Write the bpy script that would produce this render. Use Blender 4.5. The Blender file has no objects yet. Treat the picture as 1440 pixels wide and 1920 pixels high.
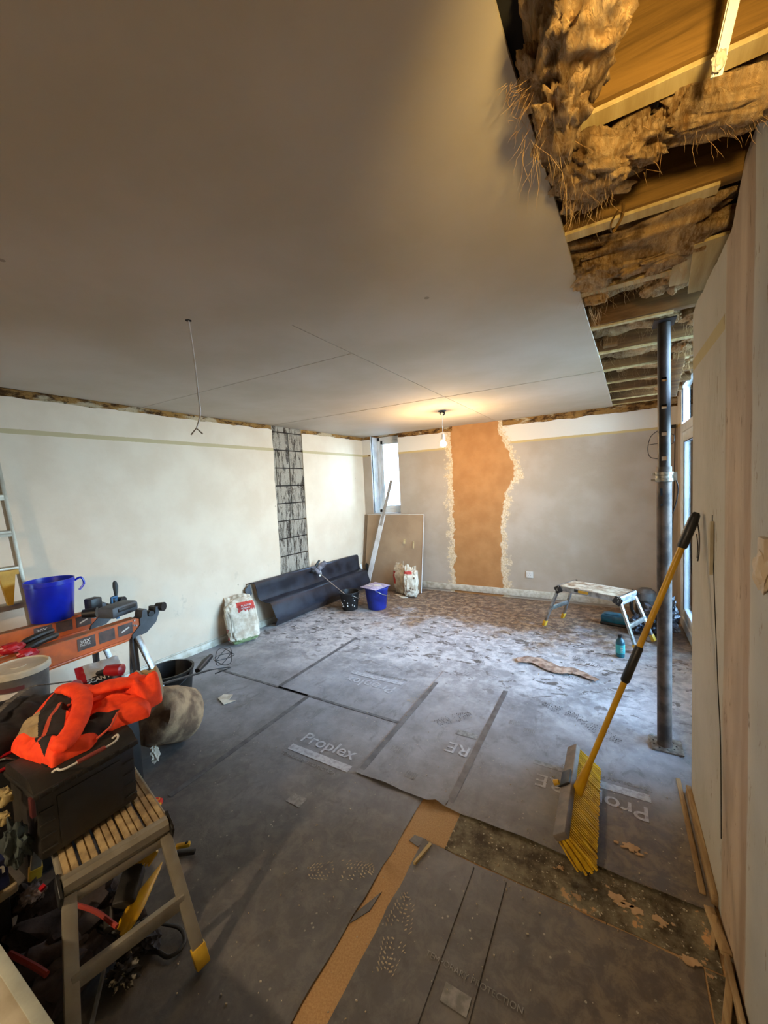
import bpy, bmesh, math, random
from mathutils import Vector, Matrix, Euler, noise
random.seed(7)
SC = bpy.context.scene
COL = SC.collection
R = math.radians

# ------------------------------------------------------------------ camera
cam = bpy.data.objects.new('camera', bpy.data.cameras.new('camera'))
COL.objects.link(cam)
right = Vector((.86318, .50274, -.04663)); down = Vector((-.00823, -.07833, -.99689)); fwd = Vector((-.50483, .86088, -.06348))
mw = Matrix((( right.x, -down.x, -fwd.x, 0), (right.y, -down.y, -fwd.y, 0), (right.z, -down.z, -fwd.z, 1.58), (0, 0, 0, 1)))
cam.matrix_world = mw
cam.data.sensor_fit = 'HORIZONTAL'; cam.data.sensor_width = 36; cam.data.lens = 736.32 / 1440 * 36
cam.data.clip_start = .02
SC.camera = cam

# ------------------------------------------------------------------ world, sky light, exposure
W = bpy.data.worlds.new('sky'); SC.world = W; W.use_nodes = True
nt = W.node_tree; nt.nodes.clear()
tc = nt.nodes.new('ShaderNodeTexCoord'); sep = nt.nodes.new('ShaderNodeSeparateXYZ')
nt.links.new(tc.outputs['Generated'], sep.inputs[0])
rmp = nt.nodes.new('ShaderNodeValToRGB'); nt.links.new(sep.outputs['Z'], rmp.inputs[0])
rmp.color_ramp.elements[0].position = 0; rmp.color_ramp.elements[0].color = (.52, .76, 1, 1)
rmp.color_ramp.elements[1].position = .6; rmp.color_ramp.elements[1].color = (.32, .54, 1, 1)
bgn = nt.nodes.new('ShaderNodeBackground'); bgn.inputs[1].default_value = 27
out = nt.nodes.new('ShaderNodeOutputWorld')
nt.links.new(rmp.outputs[0], bgn.inputs[0]); nt.links.new(bgn.outputs[0], out.inputs[0])
SC.view_settings.view_transform = 'Standard'; SC.view_settings.look = 'None'
SC.view_settings.gamma = 1; SC.view_settings.use_curve_mapping = False
SC.view_settings.exposure = 0.64

def portal(loc, rot, sx, sy):
    l = bpy.data.lights.new('daylight_portal', 'AREA'); l.shape = 'RECTANGLE'; l.size = sx; l.size_y = sy
    l.cycles.is_portal = True
    o = bpy.data.objects.new('daylight_portal', l); COL.objects.link(o); o.location = loc; o.rotation_euler = rot
portal((.72, 3.75, 1.25), (0, R(90), 0), 2.7, 3.1)
portal((-3.1, 5.66, 1.76), (R(-90), 0, 0), .75, 1.4)

# room constants (metres)
XL, XR, YF, YB, ZC = -3.634, .316, 5.372, -1.9, 2.39

# ------------------------------------------------------------------ helpers
def lin(c):
    return tuple((v / 255 / 12.92 if v / 255 <= .04045 else ((v / 255 + .055) / 1.055) ** 2.4) for v in c[:3]) + (1,)

class G:
    """tiny node graph helper"""
    def __init__(s, name):
        s.m = bpy.data.materials.new(name); s.m.use_nodes = True; s.t = s.m.node_tree; s.n = s.t.nodes; s.n.clear()
        s.o = s.n.new('ShaderNodeOutputMaterial'); s.b = s.n.new('ShaderNodeBsdfPrincipled'); s.L(s.b.outputs[0], s.o.inputs[0])
    def L(s, a, b): s.t.links.new(a, b)
    def put(s, sock, v):
        if isinstance(v, bpy.types.NodeSocket): s.L(v, sock)
        else: sock.default_value = v
    def new(s, t): return s.n.new('ShaderNode' + t)
    def pos(s, obj=True, scale=None):
        if obj: o = s.new('TexCoord').outputs['Object']
        else: o = s.new('NewGeometry').outputs['Position']
        if scale:
            m = s.new('VectorMath'); m.operation = 'MULTIPLY'; s.L(o, m.inputs[0]); m.inputs[1].default_value = scale; o = m.outputs[0]
        return o
    def xyz(s, v):
        n = s.new('SeparateXYZ'); s.L(v, n.inputs[0]); return n.outputs
    def M(s, op, a, b=0., clamp=False):
        n = s.new('Math'); n.operation = op; n.use_clamp = clamp; s.put(n.inputs[0], a); s.put(n.inputs[1], b); return n.outputs[0]
    def noise(s, vec, scale, detail=5, rough=.55, dist=0.):
        n = s.new('TexNoise'); s.L(vec, n.inputs['Vector']); n.inputs['Scale'].default_value = scale
        n.inputs['Detail'].default_value = detail; n.inputs['Roughness'].default_value = rough; n.inputs['Distortion'].default_value = dist
        return n.outputs['Fac']
    def vor(s, vec, scale, feat='F1'):
        n = s.new('TexVoronoi'); s.L(vec, n.inputs['Vector']); n.inputs['Scale'].default_value = scale; n.feature = feat
        return n.outputs['Distance']
    def step(s, v, lo, hi):
        n = s.new('MapRange'); n.clamp = True; n.interpolation_type = 'SMOOTHSTEP'
        s.put(n.inputs['Value'], v); s.put(n.inputs['From Min'], lo); s.put(n.inputs['From Max'], hi); return n.outputs['Result']
    def mix(s, f, a, b):
        n = s.new('Mix'); n.data_type = 'RGBA'; s.put(n.inputs[0], f); s.put(n.inputs[6], a); s.put(n.inputs[7], b); return n.outputs[2]
    def bump(s, h, st, d=.01):
        n = s.new('Bump'); n.inputs['Strength'].default_value = st; n.inputs['Distance'].default_value = d; s.L(h, n.inputs['Height'])
        s.L(n.outputs[0], s.b.inputs['Normal'])
    def fin(s, col, rough=.6, metal=0., spec=.5):
        s.put(s.b.inputs['Base Color'], col); s.put(s.b.inputs['Roughness'], rough); s.b.inputs['Metallic'].default_value = metal
        s.b.inputs['Specular IOR Level'].default_value = spec; return s.m

def mat(name, c, c2=None, rough=.6, metal=0, scale=8, bump=.2, bs=60, world=False, st=None, lo=.35, hi=.65, spec=.5, bd=.004):
    g = G(name); v = g.pos(not world, st)
    c2 = c2 or tuple(x * .86 for x in c)
    f = g.step(g.noise(v, scale, 6), lo, hi)
    if bump: g.bump(g.noise(v, bs, 4), bump, bd)
    return g.fin(g.mix(f, lin(c2), lin(c)), rough, metal, spec)

LOC = {}
def _link(name, bm, m, smooth=35):
    me = bpy.data.meshes.new(name)
    bmesh.ops.recalc_face_normals(bm, faces=bm.faces)
    bm.to_mesh(me); bm.free()
    if smooth:
        for p in me.polygons: p.use_smooth = True
        me.set_sharp_from_angle(angle=R(smooth))
    for x in (m if isinstance(m, (list, tuple)) else [m]): me.materials.append(x)
    o = bpy.data.objects.new(name, me); COL.objects.link(o); return o

def tag(o, label=None, cat=None, group=None, kind=None):
    if label: o['label'] = label
    if cat: o['category'] = cat
    if group: o['group'] = group
    if kind: o['kind'] = kind
    return o

def thing(name, label, cat, loc=(0, 0, 0), group=None):
    o = bpy.data.objects.new(name, None); COL.objects.link(o); o.location = loc; o.empty_display_size = .1
    LOC[o] = Vector(loc); return tag(o, label, cat, group)

def part(name, b, m, parent, label=None, kind=None, smooth=35):
    o = _link(name, b.bm if isinstance(b, B) else b, m, smooth)
    o.data.transform(Matrix.Translation(-LOC[parent])); o.parent = parent; LOC[o] = LOC[parent]
    return tag(o, label, kind=kind)

def solo(name, b, m, label=None, cat=None, group=None, kind=None, smooth=35, origin=None):
    o = _link(name, b.bm if isinstance(b, B) else b, m, smooth)
    if origin is None:
        vs = [v.co for v in o.data.vertices]
        lo = [min(v[i] for v in vs) for i in range(3)]; hi = [max(v[i] for v in vs) for i in range(3)]
        origin = Vector(((lo[0] + hi[0]) / 2, (lo[1] + hi[1]) / 2, lo[2]))
    origin = Vector(origin); o.data.transform(Matrix.Translation(-origin)); o.location = origin; LOC[o] = origin
    return tag(o, label, cat, group, kind)

def struct(name, b, m, smooth=35):
    return solo(name, b, m, kind='structure', smooth=smooth, origin=(0, 0, 0))

def paint(o, idx, fn):
    off = LOC.get(o, Vector())
    for p in o.data.polygons:
        if fn(p.center + off, p.normal): p.material_index = idx

def dup(root, loc=None, rotz=None, label=None, group=None):
    r = root.copy(); COL.objects.link(r)
    if loc is not None: r.location = loc
    if rotz is not None: r.rotation_euler = (0, 0, rotz)
    if label: r['label'] = label
    if group: r['group'] = group
    for ch in list(root.children):
        c = ch.copy(); COL.objects.link(c); c.parent = r
        for gch in ch.children:
            d = gch.copy(); COL.objects.link(d); d.parent = c
    return r

class B:
    def __init__(s): s.bm = bmesh.new()
    def _mark(s): s.n0 = len(s.bm.verts)
    def xf(s, m, n0=0):
        s.bm.verts.ensure_lookup_table()
        for v in s.bm.verts[n0:]: v.co = m @ v.co
        return s
    def box(s, c, size, rot=None, bev=0, seg=2):
        t = bmesh.new(); bmesh.ops.create_cube(t, size=1)
        for v in t.verts: v.co = Vector((v.co.x * size[0], v.co.y * size[1], v.co.z * size[2]))
        if bev: bmesh.ops.bevel(t, geom=t.edges[:], offset=bev, segments=seg, profile=.5, affect='EDGES')
        m = Matrix.Translation(c)
        if rot is not None: m = m @ (rot.to_4x4() if isinstance(rot, Matrix) else Euler(rot).to_matrix().to_4x4())
        return s.add(t, m)
    def add(s, t, m=None):
        mp = {}
        for v in t.verts: mp[v] = s.bm.verts.new(m @ v.co if m else v.co)
        for f in t.faces:
            try: s.bm.faces.new([mp[v] for v in f.verts])
            except ValueError: pass
        t.free(); return s
    def bb(s, x0, x1, y0, y1, z0, z1, bev=0): return s.box(((x0 + x1) / 2, (y0 + y1) / 2, (z0 + z1) / 2), (abs(x1 - x0), abs(y1 - y0), abs(z1 - z0)), bev=bev)
    def bar(s, p0, p1, w, h, up=(0, 0, 1), bev=0):
        p0 = Vector(p0); p1 = Vector(p1); d = p1 - p0; y = d.normalized(); x = y.cross(Vector(up))
        if x.length < 1e-4: x = Vector((1, 0, 0))
        x.normalize(); z = x.cross(y)
        m = Matrix((x, y, z)).transposed()
        return s.box((p0 + p1) / 2, (w, d.length, h), m, bev)
    def cyl(s, p0, p1, r0, r1=None, seg=16, cap=True):
        p0 = Vector(p0); p1 = Vector(p1); r1 = r0 if r1 is None else r1
        return s.tube([p0, p1], [r0, r1], seg, cap)
    def tube(s, pts, r, seg=8, cap=True, flat=1.):
        pts = [Vector(p) for p in pts]; n = len(pts); rs = r if isinstance(r, (list, tuple)) else [r] * n
        rings = []; t0 = (pts[1] - pts[0]).normalized()
        x = t0.cross(Vector((0, 0, 1)));
        if x.length < .05: x = Vector((1, 0, 0)) - t0 * t0.x
        x.normalize()
        for i in range(n):
            t = (pts[min(i + 1, n - 1)] - pts[max(i - 1, 0)])
            if t.length < 1e-7: t = t0
            t.normalize(); x = (x - t * x.dot(t)).normalized(); y = t.cross(x)
            rings.append([s.bm.verts.new(pts[i] + (x * math.cos(a) + y * math.sin(a) * flat) * rs[i]) for a in [2 * math.pi * k / seg for k in range(seg)]])
        for i in range(n - 1):
            for k in range(seg): s.bm.faces.new((rings[i][k], rings[i][(k + 1) % seg], rings[i + 1][(k + 1) % seg], rings[i + 1][k]))
        if cap: s.bm.faces.new(rings[0][::-1]); s.bm.faces.new(rings[-1])
        return s
    def lathe(s, prof, c=(0, 0, 0), seg=32, cap0=True, cap1=False, m=None):
        c = Vector(c); rings = []
        for r, z in prof:
            ring = []
            for k in range(seg):
                a = 2 * math.pi * k / seg; p = Vector((r * math.cos(a), r * math.sin(a), z))
                if m: p = m @ p
                ring.append(s.bm.verts.new(p + c))
            rings.append(ring)
        for i in range(len(rings) - 1):
            for k in range(seg): s.bm.faces.new((rings[i][k], rings[i][(k + 1) % seg], rings[i + 1][(k + 1) % seg], rings[i + 1][k]))
        if cap0: s.bm.faces.new(rings[0][::-1])
        if cap1: s.bm.faces.new(rings[-1])
        return s
    def prism(s, poly, a, b, ax='z'):
        def P(u, v, w): return {'z': (u, v, w), 'y': (u, w, v), 'x': (w, u, v)}[ax]
        lo = [s.bm.verts.new(P(u, v, a)) for u, v in poly]; hi = [s.bm.verts.new(P(u, v, b)) for u, v in poly]
        s.bm.faces.new(lo[::-1]); s.bm.faces.new(hi); n = len(poly)
        for i in range(n): s.bm.faces.new((lo[i], lo[(i + 1) % n], hi[(i + 1) % n], hi[i]))
        return s
    def grid(s, fn, nu, nv, thick=None):
        vs = [[s.bm.verts.new(fn(i / nu, j / nv)) for j in range(nv + 1)] for i in range(nu + 1)]
        if thick:
            lo = []
            for i in range(nu + 1):
                r_ = []
                for j in range(nv + 1):
                    du = vs[min(i + 1, nu)][j].co - vs[max(i - 1, 0)][j].co; dv = vs[i][min(j + 1, nv)].co - vs[i][max(j - 1, 0)].co
                    n = du.cross(dv); n = n.normalized() if n.length > 1e-12 else Vector((0, 0, 1))
                    r_.append(s.bm.verts.new(vs[i][j].co - n * thick))
                lo.append(r_)
            for i in range(nu):
                for j in range(nv): s.bm.faces.new((lo[i][j], lo[i][j + 1], lo[i + 1][j + 1], lo[i + 1][j]))
                for j in (0, nv): s.bm.faces.new((vs[i][j], vs[i + 1][j], lo[i + 1][j], lo[i][j]))
            for j in range(nv):
                for i in (0, nu): s.bm.faces.new((vs[i][j], vs[i][j + 1], lo[i][j + 1], lo[i][j]))
        for i in range(nu):
            for j in range(nv): s.bm.faces.new((vs[i][j], vs[i + 1][j], vs[i + 1][j + 1], vs[i][j + 1]))
        return s
    def blob(s, c, size, sub=4, amp=.15, freq=3, pw=1., rot=None, seed=0., ridge=False, flatz=None):
        t = bmesh.new(); bmesh.ops.create_icosphere(t, subdivisions=sub, radius=1)
        for v in t.verts:
            d = v.co.normalized()
            if pw != 1: d = Vector([math.copysign(abs(q) ** pw, q) for q in d])
            q = v.co * freq + Vector((seed, seed * 1.7, -seed))
            n = noise.turbulence(q, 4, False) - .4 if not ridge else (noise.ridged_multi_fractal(q, .9, 2.1, 4, 1., 2.) * .5 - .6)
            v.co = Vector((d.x * size[0], d.y * size[1], d.z * size[2])) * (1 + amp * n)
            if flatz is not None and v.co.z < flatz: v.co.z = flatz
        m = Matrix.Translation(c)
        if rot: m = m @ Euler(rot).to_matrix().to_4x4()
        return s.add(t, m)

def smoothpts(pts, n=6):
    pts = [Vector(p) for p in pts]; out = []
    for i in range(len(pts) - 1):
        p0 = pts[max(i - 1, 0)]; p1 = pts[i]; p2 = pts[i + 1]; p3 = pts[min(i + 2, len(pts) - 1)]
        for k in range(n):
            t = k / n
            out.append(.5 * ((2 * p1) + (-p0 + p2) * t + (2 * p0 - 5 * p1 + 4 * p2 - p3) * t * t + (-p0 + 3 * p1 - 3 * p2 + p3) * t ** 3))
    out.append(pts[-1]); return out

def lettering(name, txt, size, m, mtx, parent, ext=.0004, sx=1., align='LEFT', bold=0):
    cu = bpy.data.curves.new(name, 'FONT'); cu.body = txt; cu.size = size; cu.extrude = ext; cu.align_x = align; cu.offset = bold
    cu.resolution_u = 3
    t = bpy.data.objects.new('tmp', cu); COL.objects.link(t); bpy.context.view_layer.update()
    me = bpy.data.meshes.new_from_object(t); bpy.data.objects.remove(t)
    me.transform(Matrix.Translation(-LOC[parent]) @ mtx @ Matrix.Diagonal((sx, 1, 1, 1)))
    me.materials.clear(); me.materials.append(m)
    o = bpy.data.objects.new(name, me); COL.objects.link(o); o.parent = parent; LOC[o] = LOC[parent]; return o

def frame(o, x, y):
    """matrix with origin o, x axis, y axis"""
    x = Vector(x).normalized(); y = Vector(y); z = x.cross(y).normalized(); y = z.cross(x)
    m = Matrix((x, y, z)).transposed().to_4x4(); m.translation = Vector(o); return m

# ------------------------------------------------------------------ materials
def m_wall_left():
    g = G('left_wall_paint'); p = g.pos(False); x, y, z = g.xyz(p)
    n = g.noise(p, 3, 5); c = g.mix(g.step(n, .3, .7), lin((202, 182, 156)), lin((211, 194, 169)))
    z2 = g.M('ADD', z, g.M('MULTIPLY', g.M('SUBTRACT', g.noise(p, 30), .5), .008))
    band = g.M('MULTIPLY', g.step(z2, 2.078, 2.082), g.M('SUBTRACT', 1., g.step(z2, 2.113, 2.117)))
    c = g.mix(band, c, lin((176, 158, 118)))
    sm = g.M('MULTIPLY', g.step(g.noise(p, 9, 6), .62, .72), g.M('SUBTRACT', 1., g.step(z, .5, 1.0)))
    c = g.mix(g.M('MULTIPLY', sm, .3), c, lin((150, 140, 125)))
    dots = g.M('LESS_THAN', g.vor(p, 2.3), .028); c = g.mix(g.M('MULTIPLY', dots, .5), c, lin((120, 105, 85)))
    g.bump(g.noise(p, 14, 5), .15, .01); return g.fin(c, .6, spec=.3)

def m_wall_far():
    g = G('far_wall_paint'); p = g.pos(False); x, y, z = g.xyz(p)
    n = g.M('SUBTRACT', g.noise(p, 7, 8, .65), .5); n2 = g.M('SUBTRACT', g.noise(p, 22, 8, .7), .5)
    taupe = g.mix(g.step(g.noise(p, 2.5), .35, .65), lin((166, 150, 130)), lin((175, 160, 142)))
    white = lin((214, 205, 190))
    zz = g.M('ADD', z, g.M('MULTIPLY', n2, .01))
    c = g.mix(g.step(zz, 2.095, 2.10), taupe, white)
    band = g.M('MULTIPLY', g.step(zz, 2.073, 2.077), g.M('SUBTRACT', 1., g.step(zz, 2.10, 2.105)))
    c = g.mix(band, c, lin((190, 165, 112)))
    # filler patch : distance outside the orange strip
    bul = g.M('MULTIPLY', .20, g.M('POWER', 2.718, g.M('MULTIPLY', -9., g.M('POWER', g.M('ABSOLUTE', g.M('SUBTRACT', z, 1.72)), 2.))))
    dl = g.M('SUBTRACT', -1.99, x)
    dr = g.M('SUBTRACT', x, g.M('ADD', -1.33, bul))
    d = g.M('MAXIMUM', dl, dr)
    d1 = g.M('ADD', d, g.M('ADD', g.M('MULTIPLY', n, .16), g.M('MULTIPLY', n2, .10)))
    n3 = g.noise(p, 60, 6, .7)
    d2 = g.M('ADD', d, g.M('ADD', g.M('MULTIPLY', n, .30), g.M('MULTIPLY', n2, .30)))
    fr = g.M('MULTIPLY', g.M('SUBTRACT', 1., g.step(d2, .07, .10)), g.step(n3, .30, .42))
    c = g.mix(fr, c, g.mix(g.step(n3, .4, .6), lin((186, 160, 122)), lin((214, 196, 166))))
    org = g.mix(g.step(g.noise(p, 5, 6), .3, .7), lin((160, 112, 66)), lin((174, 126, 77)))
    c = g.mix(g.M('SUBTRACT', 1., g.step(d1, .0, .012)), c, org)
    g.bump(g.noise(p, 18, 6), .25, .01); return g.fin(c, .7, spec=.25)

def m_wall_right():
    g = G('right_wall_plaster'); p = g.pos(False); x, y, z = g.xyz(p)
    n = g.M('SUBTRACT', g.noise(g.pos(False, (1, 1, .35)), 6, 8, .6), .5); n2 = g.M('SUBTRACT', g.noise(g.pos(False, (1, 1, .3)), 30, 6, .65), .5)
    cream = g.mix(g.step(g.noise(p, 3), .3, .7), lin((174, 166, 148)), lin((185, 177, 160)))
    grey = g.mix(g.step(g.noise(p, 3), .3, .7), lin((160, 156, 146)), lin((171, 168, 158)))
    c = g.mix(g.step(g.M('ADD', y, g.M('MULTIPLY', n, .05)), 1.30, 1.42), grey, cream)
    yy = g.M('ADD', y, g.M('ADD', g.M('MULTIPLY', n, .05), g.M('MULTIPLY', n2, .02)))
    rail = g.M('MULTIPLY', g.M('MULTIPLY', g.step(z, 2.035, 2.04), g.M('SUBTRACT', 1., g.step(z, 2.085, 2.09))), g.step(y, 1.69, 1.70))
    c = g.mix(rail, c, lin((176, 158, 112)))
    ch = g.M('MULTIPLY', g.step(yy, 1.385, 1.40), g.M('SUBTRACT', 1., g.step(yy, 1.665, 1.69)))
    pk = g.mix(g.step(g.noise(g.pos(False, (1, 1, .25)), 9, 7), .35, .65), lin((150, 116, 84)), lin((186, 152, 118)))
    c = g.mix(g.M('MULTIPLY', ch, .6), c, pk)
    ed = g.M('MULTIPLY', g.step(yy, 1.385, 1.40), g.M('SUBTRACT', 1., g.step(yy, 1.44, 1.47)))
    c = g.mix(g.M('MULTIPLY', ed, .35), c, lin((120, 88, 60)))
    nick = g.step(g.noise(g.pos(False, (1, 4, .8)), 9, 8, .72), .61, .63)
    near = g.M('MULTIPLY', g.step(y, 1.15, 1.25), g.M('SUBTRACT', 1., g.step(y, 1.85, 2.0)))
    c = g.mix(g.M('MULTIPLY', nick, g.M('MULTIPLY', near, .7)), c, lin((112, 88, 60)))
    h = g.M('ADD', g.noise(g.pos(False, (1, 1, .4)), 20, 7), g.M('MULTIPLY', ch, -.6))
    g.bump(h, .35, .012); return g.fin(c, .75, spec=.25)

def m_sheet():
    g = G('floor_protection_sheet'); p = g.pos(False); x, y, z = g.xyz(p)
    n = g.noise(p, 2.6, 8, .65); n2 = g.noise(p, 13, 9, .72, .4); n3 = g.noise(g.pos(False, (1, .22, 1)), 55, 5, .7)
    n4 = g.noise(g.pos(False, (1.6, 1, 1)), 5, 9, .7, 1.5)
    c = g.mix(g.step(n, .3, .7), lin((106, 104, 104)), lin((138, 136, 137)))
    c = g.mix(g.M('MULTIPLY', g.step(n2, .45, .7), .35), c, lin((146, 143, 140)))
    c = g.mix(g.M('MULTIPLY', g.step(n3, .5, .75), .22), c, lin((150, 146, 140)))
    c = g.mix(g.M('MULTIPLY', g.step(n4, .52, .68), .45), c, lin((66, 62, 58)))
    near = g.M('SUBTRACT', 1., g.step(g.M('ADD', y, g.M('MULTIPLY', n, .8)), 1.5, 2.7)); c = g.mix(g.M('MULTIPLY', near, .75), c, g.mix(g.step(n2, .4, .65), lin((58, 50, 41)), lin((88, 80, 69))))
    # dry plaster film trodden over the far half
    far = g.step(g.M('ADD', y, g.M('MULTIPLY', n, 1.2)), 2.9, 4.0)
    dm = g.step(g.M('ADD', n2, g.M('MULTIPLY', n, .5)), .62, .92)
    c = g.mix(g.M('MULTIPLY', g.M('ADD', .22, g.M('MULTIPLY', dm, .7)), far), c, lin((192, 187, 182)))
    n5 = g.noise(g.pos(False, (1., 1.7, 1)), 7, 9, .62, .8)
    dk = g.M('MULTIPLY', g.step(n5, .57, .60), g.step(g.M('ADD', y, g.M('MULTIPLY', n, 1.)), 3., 3.7)); c = g.mix(g.M('MULTIPLY', dk, .8), c, lin((66, 57, 50)))
    mud = g.step(g.M('ADD', y, g.M('MULTIPLY', g.M('SUBTRACT', n, .5), 3.4)), 3.75, 4.5)
    mc = g.mix(g.step(n2, .42, .66), lin((84, 60, 38)), lin((150, 122, 88)))
    c = g.mix(g.M('MULTIPLY', mud, .9), c, mc)
    # the near right corner is tracked with brown dirt
    nr = g.M('MULTIPLY', g.step(g.M('ADD', x, g.M('MULTIPLY', n, .5)), -.25, .35), g.M('SUBTRACT', 1., g.step(y, 1.9, 2.3)))
    c = g.mix(g.M('MULTIPLY', nr, .7), c, g.mix(g.step(n2, .4, .6), lin((70, 54, 34)), lin((112, 92, 62))))
    sp = g.M('MULTIPLY', g.M('LESS_THAN', g.vor(p, 26), .10), g.step(g.noise(p, 3), .45, .6)); c = g.mix(g.M('MULTIPLY', sp, .6), c, lin((176, 166, 146)))
    g.bump(g.M('ADD', n2, g.M('MULTIPLY', n3, .4)), .3, .006)
    return g.fin(c, g.M('ADD', .42, g.M('MULTIPLY', n2, .3)), spec=.5)

def m_strip():
    g = G('old_spattered_vinyl'); p = g.pos(False)
    n = g.noise(p, 9, 8, .7); c = g.mix(g.step(n, .35, .65), lin((64, 52, 36)), lin((126, 116, 92)))
    s = g.step(g.noise(p, 55, 5, .7), .60, .68); c = g.mix(g.M('MULTIPLY', s, .7), c, lin((196, 186, 160)))
    x, y, z = g.xyz(p)
    o = g.M('MULTIPLY', g.step(g.noise(p, 9, 6, .6), .62, .65), g.step(x, -.3, -.1)); c = g.mix(o, c, lin((190, 146, 98)))
    g.bump(g.noise(p, 40, 6), .5, .008); return g.fin(c, .8, spec=.2)

def m_chip():
    g = G('chipboard'); p = g.pos(False)
    n = g.noise(p, 160, 5, .7); c = g.mix(g.step(n, .3, .7), lin((154, 118, 78)), lin((178, 142, 98)))
    n2 = g.noise(p, 5, 6); c = g.mix(g.M('MULTIPLY', g.step(n2, .55, .7), .5), c, lin((104, 72, 40)))
    g.bump(n, .12, .002); return g.fin(c, .8, spec=.2)

def m_wood(name, a, b, ax=0, rough=.75):
    g = G(name); st = [14, 14, 14]; st[ax] = 1.2
    p = g.pos(False, tuple(st)); n = g.noise(p, 1.6, 8, .65, .4)
    c = g.mix(g.step(n, .3, .7), lin(a), lin(b))
    g.bump(n, .3, .006); return g.fin(c, rough, spec=.25)

def m_fibre():
    g = G('mineral_wool'); p = g.pos(False); q = g.pos(False, (1.8, .7, .8))
    n = g.noise(q, 5, 8, .7, 1.2); n2 = g.noise(g.pos(False, (7, 1.8, 2.5)), 9, 7, .75, 1.2)
    c = g.mix(g.step(n, .32, .66), lin((122, 88, 50)), lin((206, 168, 118)))
    c = g.mix(g.M('MULTIPLY', g.step(n2, .4, .65), .6), c, lin((214, 186, 148)))
    c = g.mix(g.M('MULTIPLY', g.step(g.noise(p, 7, 6), .58, .7), .7), c, lin((72, 46, 26)))
    g.bump(g.M('ADD', n2, n), .9, .02); m = g.fin(c, .95, spec=.05)
    return m

def m_ragged():
    g = G('bare_brick_and_old_plaster'); p = g.pos(False); q = g.pos(False, (1, 1, 2.5))
    n = g.noise(q, 7, 8, .7); n2 = g.noise(p, 26, 7, .7)
    c = g.mix(g.step(n, .4, .55), lin((72, 48, 26)), lin((150, 112, 62)))
    c = g.mix(g.M('MULTIPLY', g.step(g.noise(q, 3.2, 6), .56, .62), .8), c, lin((190, 172, 140)))
    c = g.mix(g.M('MULTIPLY', g.step(n2, .58, .66), .8), c, lin((34, 22, 12)))
    g.bump(n2, .9, .02); return g.fin(c, .9, spec=.1)

def m_block():
    g = G('breeze_block_with_adhesive'); p = g.pos(False, (1, 2.6, .6)); n = g.noise(p, 8, 7, .7, .8)
    n2 = g.noise(g.pos(False), 70, 4)
    c = g.mix(g.step(n, .40, .54), lin((62, 54, 46)), lin((148, 138, 122)))
    c = g.mix(g.M('MULTIPLY', g.step(n2, .5, .7), .35), c, lin((186, 178, 164)))
    g.bump(g.M('ADD', n, n2), .7, .008); return g.fin(c, .9, spec=.1)

def m_ceiling():
    g = G('plasterboard_face'); p = g.pos(False)
    n = g.noise(p, 1.6, 5); c = g.mix(g.step(n, .3, .7), lin((178, 165, 144)), lin((190, 178, 160)))
    d = g.M('LESS_THAN', g.vor(p, 2.6), .03); c = g.mix(g.M('MULTIPLY', d, .45), c, lin((70, 60, 50)))
    g.bump(g.noise(p, 120, 3), .04, .002); return g.fin(c, .85, spec=.2)

WL, WF, WR, SH = m_wall_left(), m_wall_far(), m_wall_right(), m_sheet()
FIBL = mat('loose_wool_fibre', (206, 172, 128), (168, 130, 88), .95, world=True, bump=0, spec=.05)
STRIP, CHIP, FIB, RAG, BLK, CEI = m_strip(), m_chip(), m_fibre(), m_ragged(), m_block(), m_ceiling()
JOI = m_wood('joist_timber', (84, 60, 24), (132, 98, 46)); DECK = m_wood('dark_floor_deck', (52, 34, 18), (84, 58, 32), 1)
JOD = m_wood('old_joist_timber', (84, 56, 28), (132, 96, 54))
PALE = m_wood('pale_batten_timber', (168, 144, 96), (200, 180, 134), 1); BASE = mat('skirting_paint', (204, 198, 180), (170, 160, 138), .6, scale=14)
DIRTYW = m_wood('dirty_skirting_timber', (120, 92, 58), (178, 150, 108), 1)
GREY = mat('plain_render', (186, 178, 164), rough=.8); DARK = mat('dark_void', (16, 12, 9), rough=.95)
UPVC = mat('white_plastic_frame', (222, 226, 226), (206, 210, 210), .3, bump=.02); GASK = mat('black_gasket', (22, 22, 24), rough=.5)
ALU = mat('aluminium', (176, 174, 168), (132, 130, 124), .38, .85, 20, .1, 120); ALUD = mat('dusty_aluminium', (172, 164, 146), (142, 132, 114), .5, .6, 5, .15, 90)
STEEL = mat('painted_steel_prop', (50, 42, 39), (34, 29, 27), .42, .5, 18, .2, 70); GALV = mat('galvanised_steel', (170, 164, 150), (120, 112, 100), .4, .8, 30, .2)
RUST = mat('dusty_steel_prop', (94, 80, 70), (52, 44, 38), .5, .4, 12, .3, 60)
YEL = mat('yellow_plastic', (206, 158, 12), (188, 140, 10), .4, bump=.05); YELD = mat('dusty_yellow_plastic', (206, 164, 44), (176, 134, 26), .5)
BLKP = mat('black_plastic', (30, 29, 28), (20, 19, 18), .45, bump=.15); BLKD = mat('dusty_black_plastic', (40, 35, 28), (24, 21, 17), .5, scale=12, bump=.25)
BLUE = mat('blue_plastic', (14, 36, 172), (10, 28, 150), .3, bump=.04); BLUD = mat('dusty_blue_plastic', (28, 44, 132), (18, 30, 104), .45, scale=10)
ORG = mat('orange_powder_coat', (206, 98, 24), (176, 82, 22), .4, bump=.08); GRYP = mat('grey_plastic', (72, 76, 80), (54, 58, 62), .5)
RED = mat('red_plastic', (172, 22, 30), (140, 14, 24), .35); WHT = mat('white_plastic', (216, 212, 202), (194, 188, 176), .4, bump=.04)
PAPER = mat('plaster_bag_paper', (206, 196, 174), (168, 152, 128), .8, scale=11, bump=.5, bs=30, bd=.01); PRED = mat('red_bag_print', (188, 58, 42), (150, 44, 34), .7)
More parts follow.
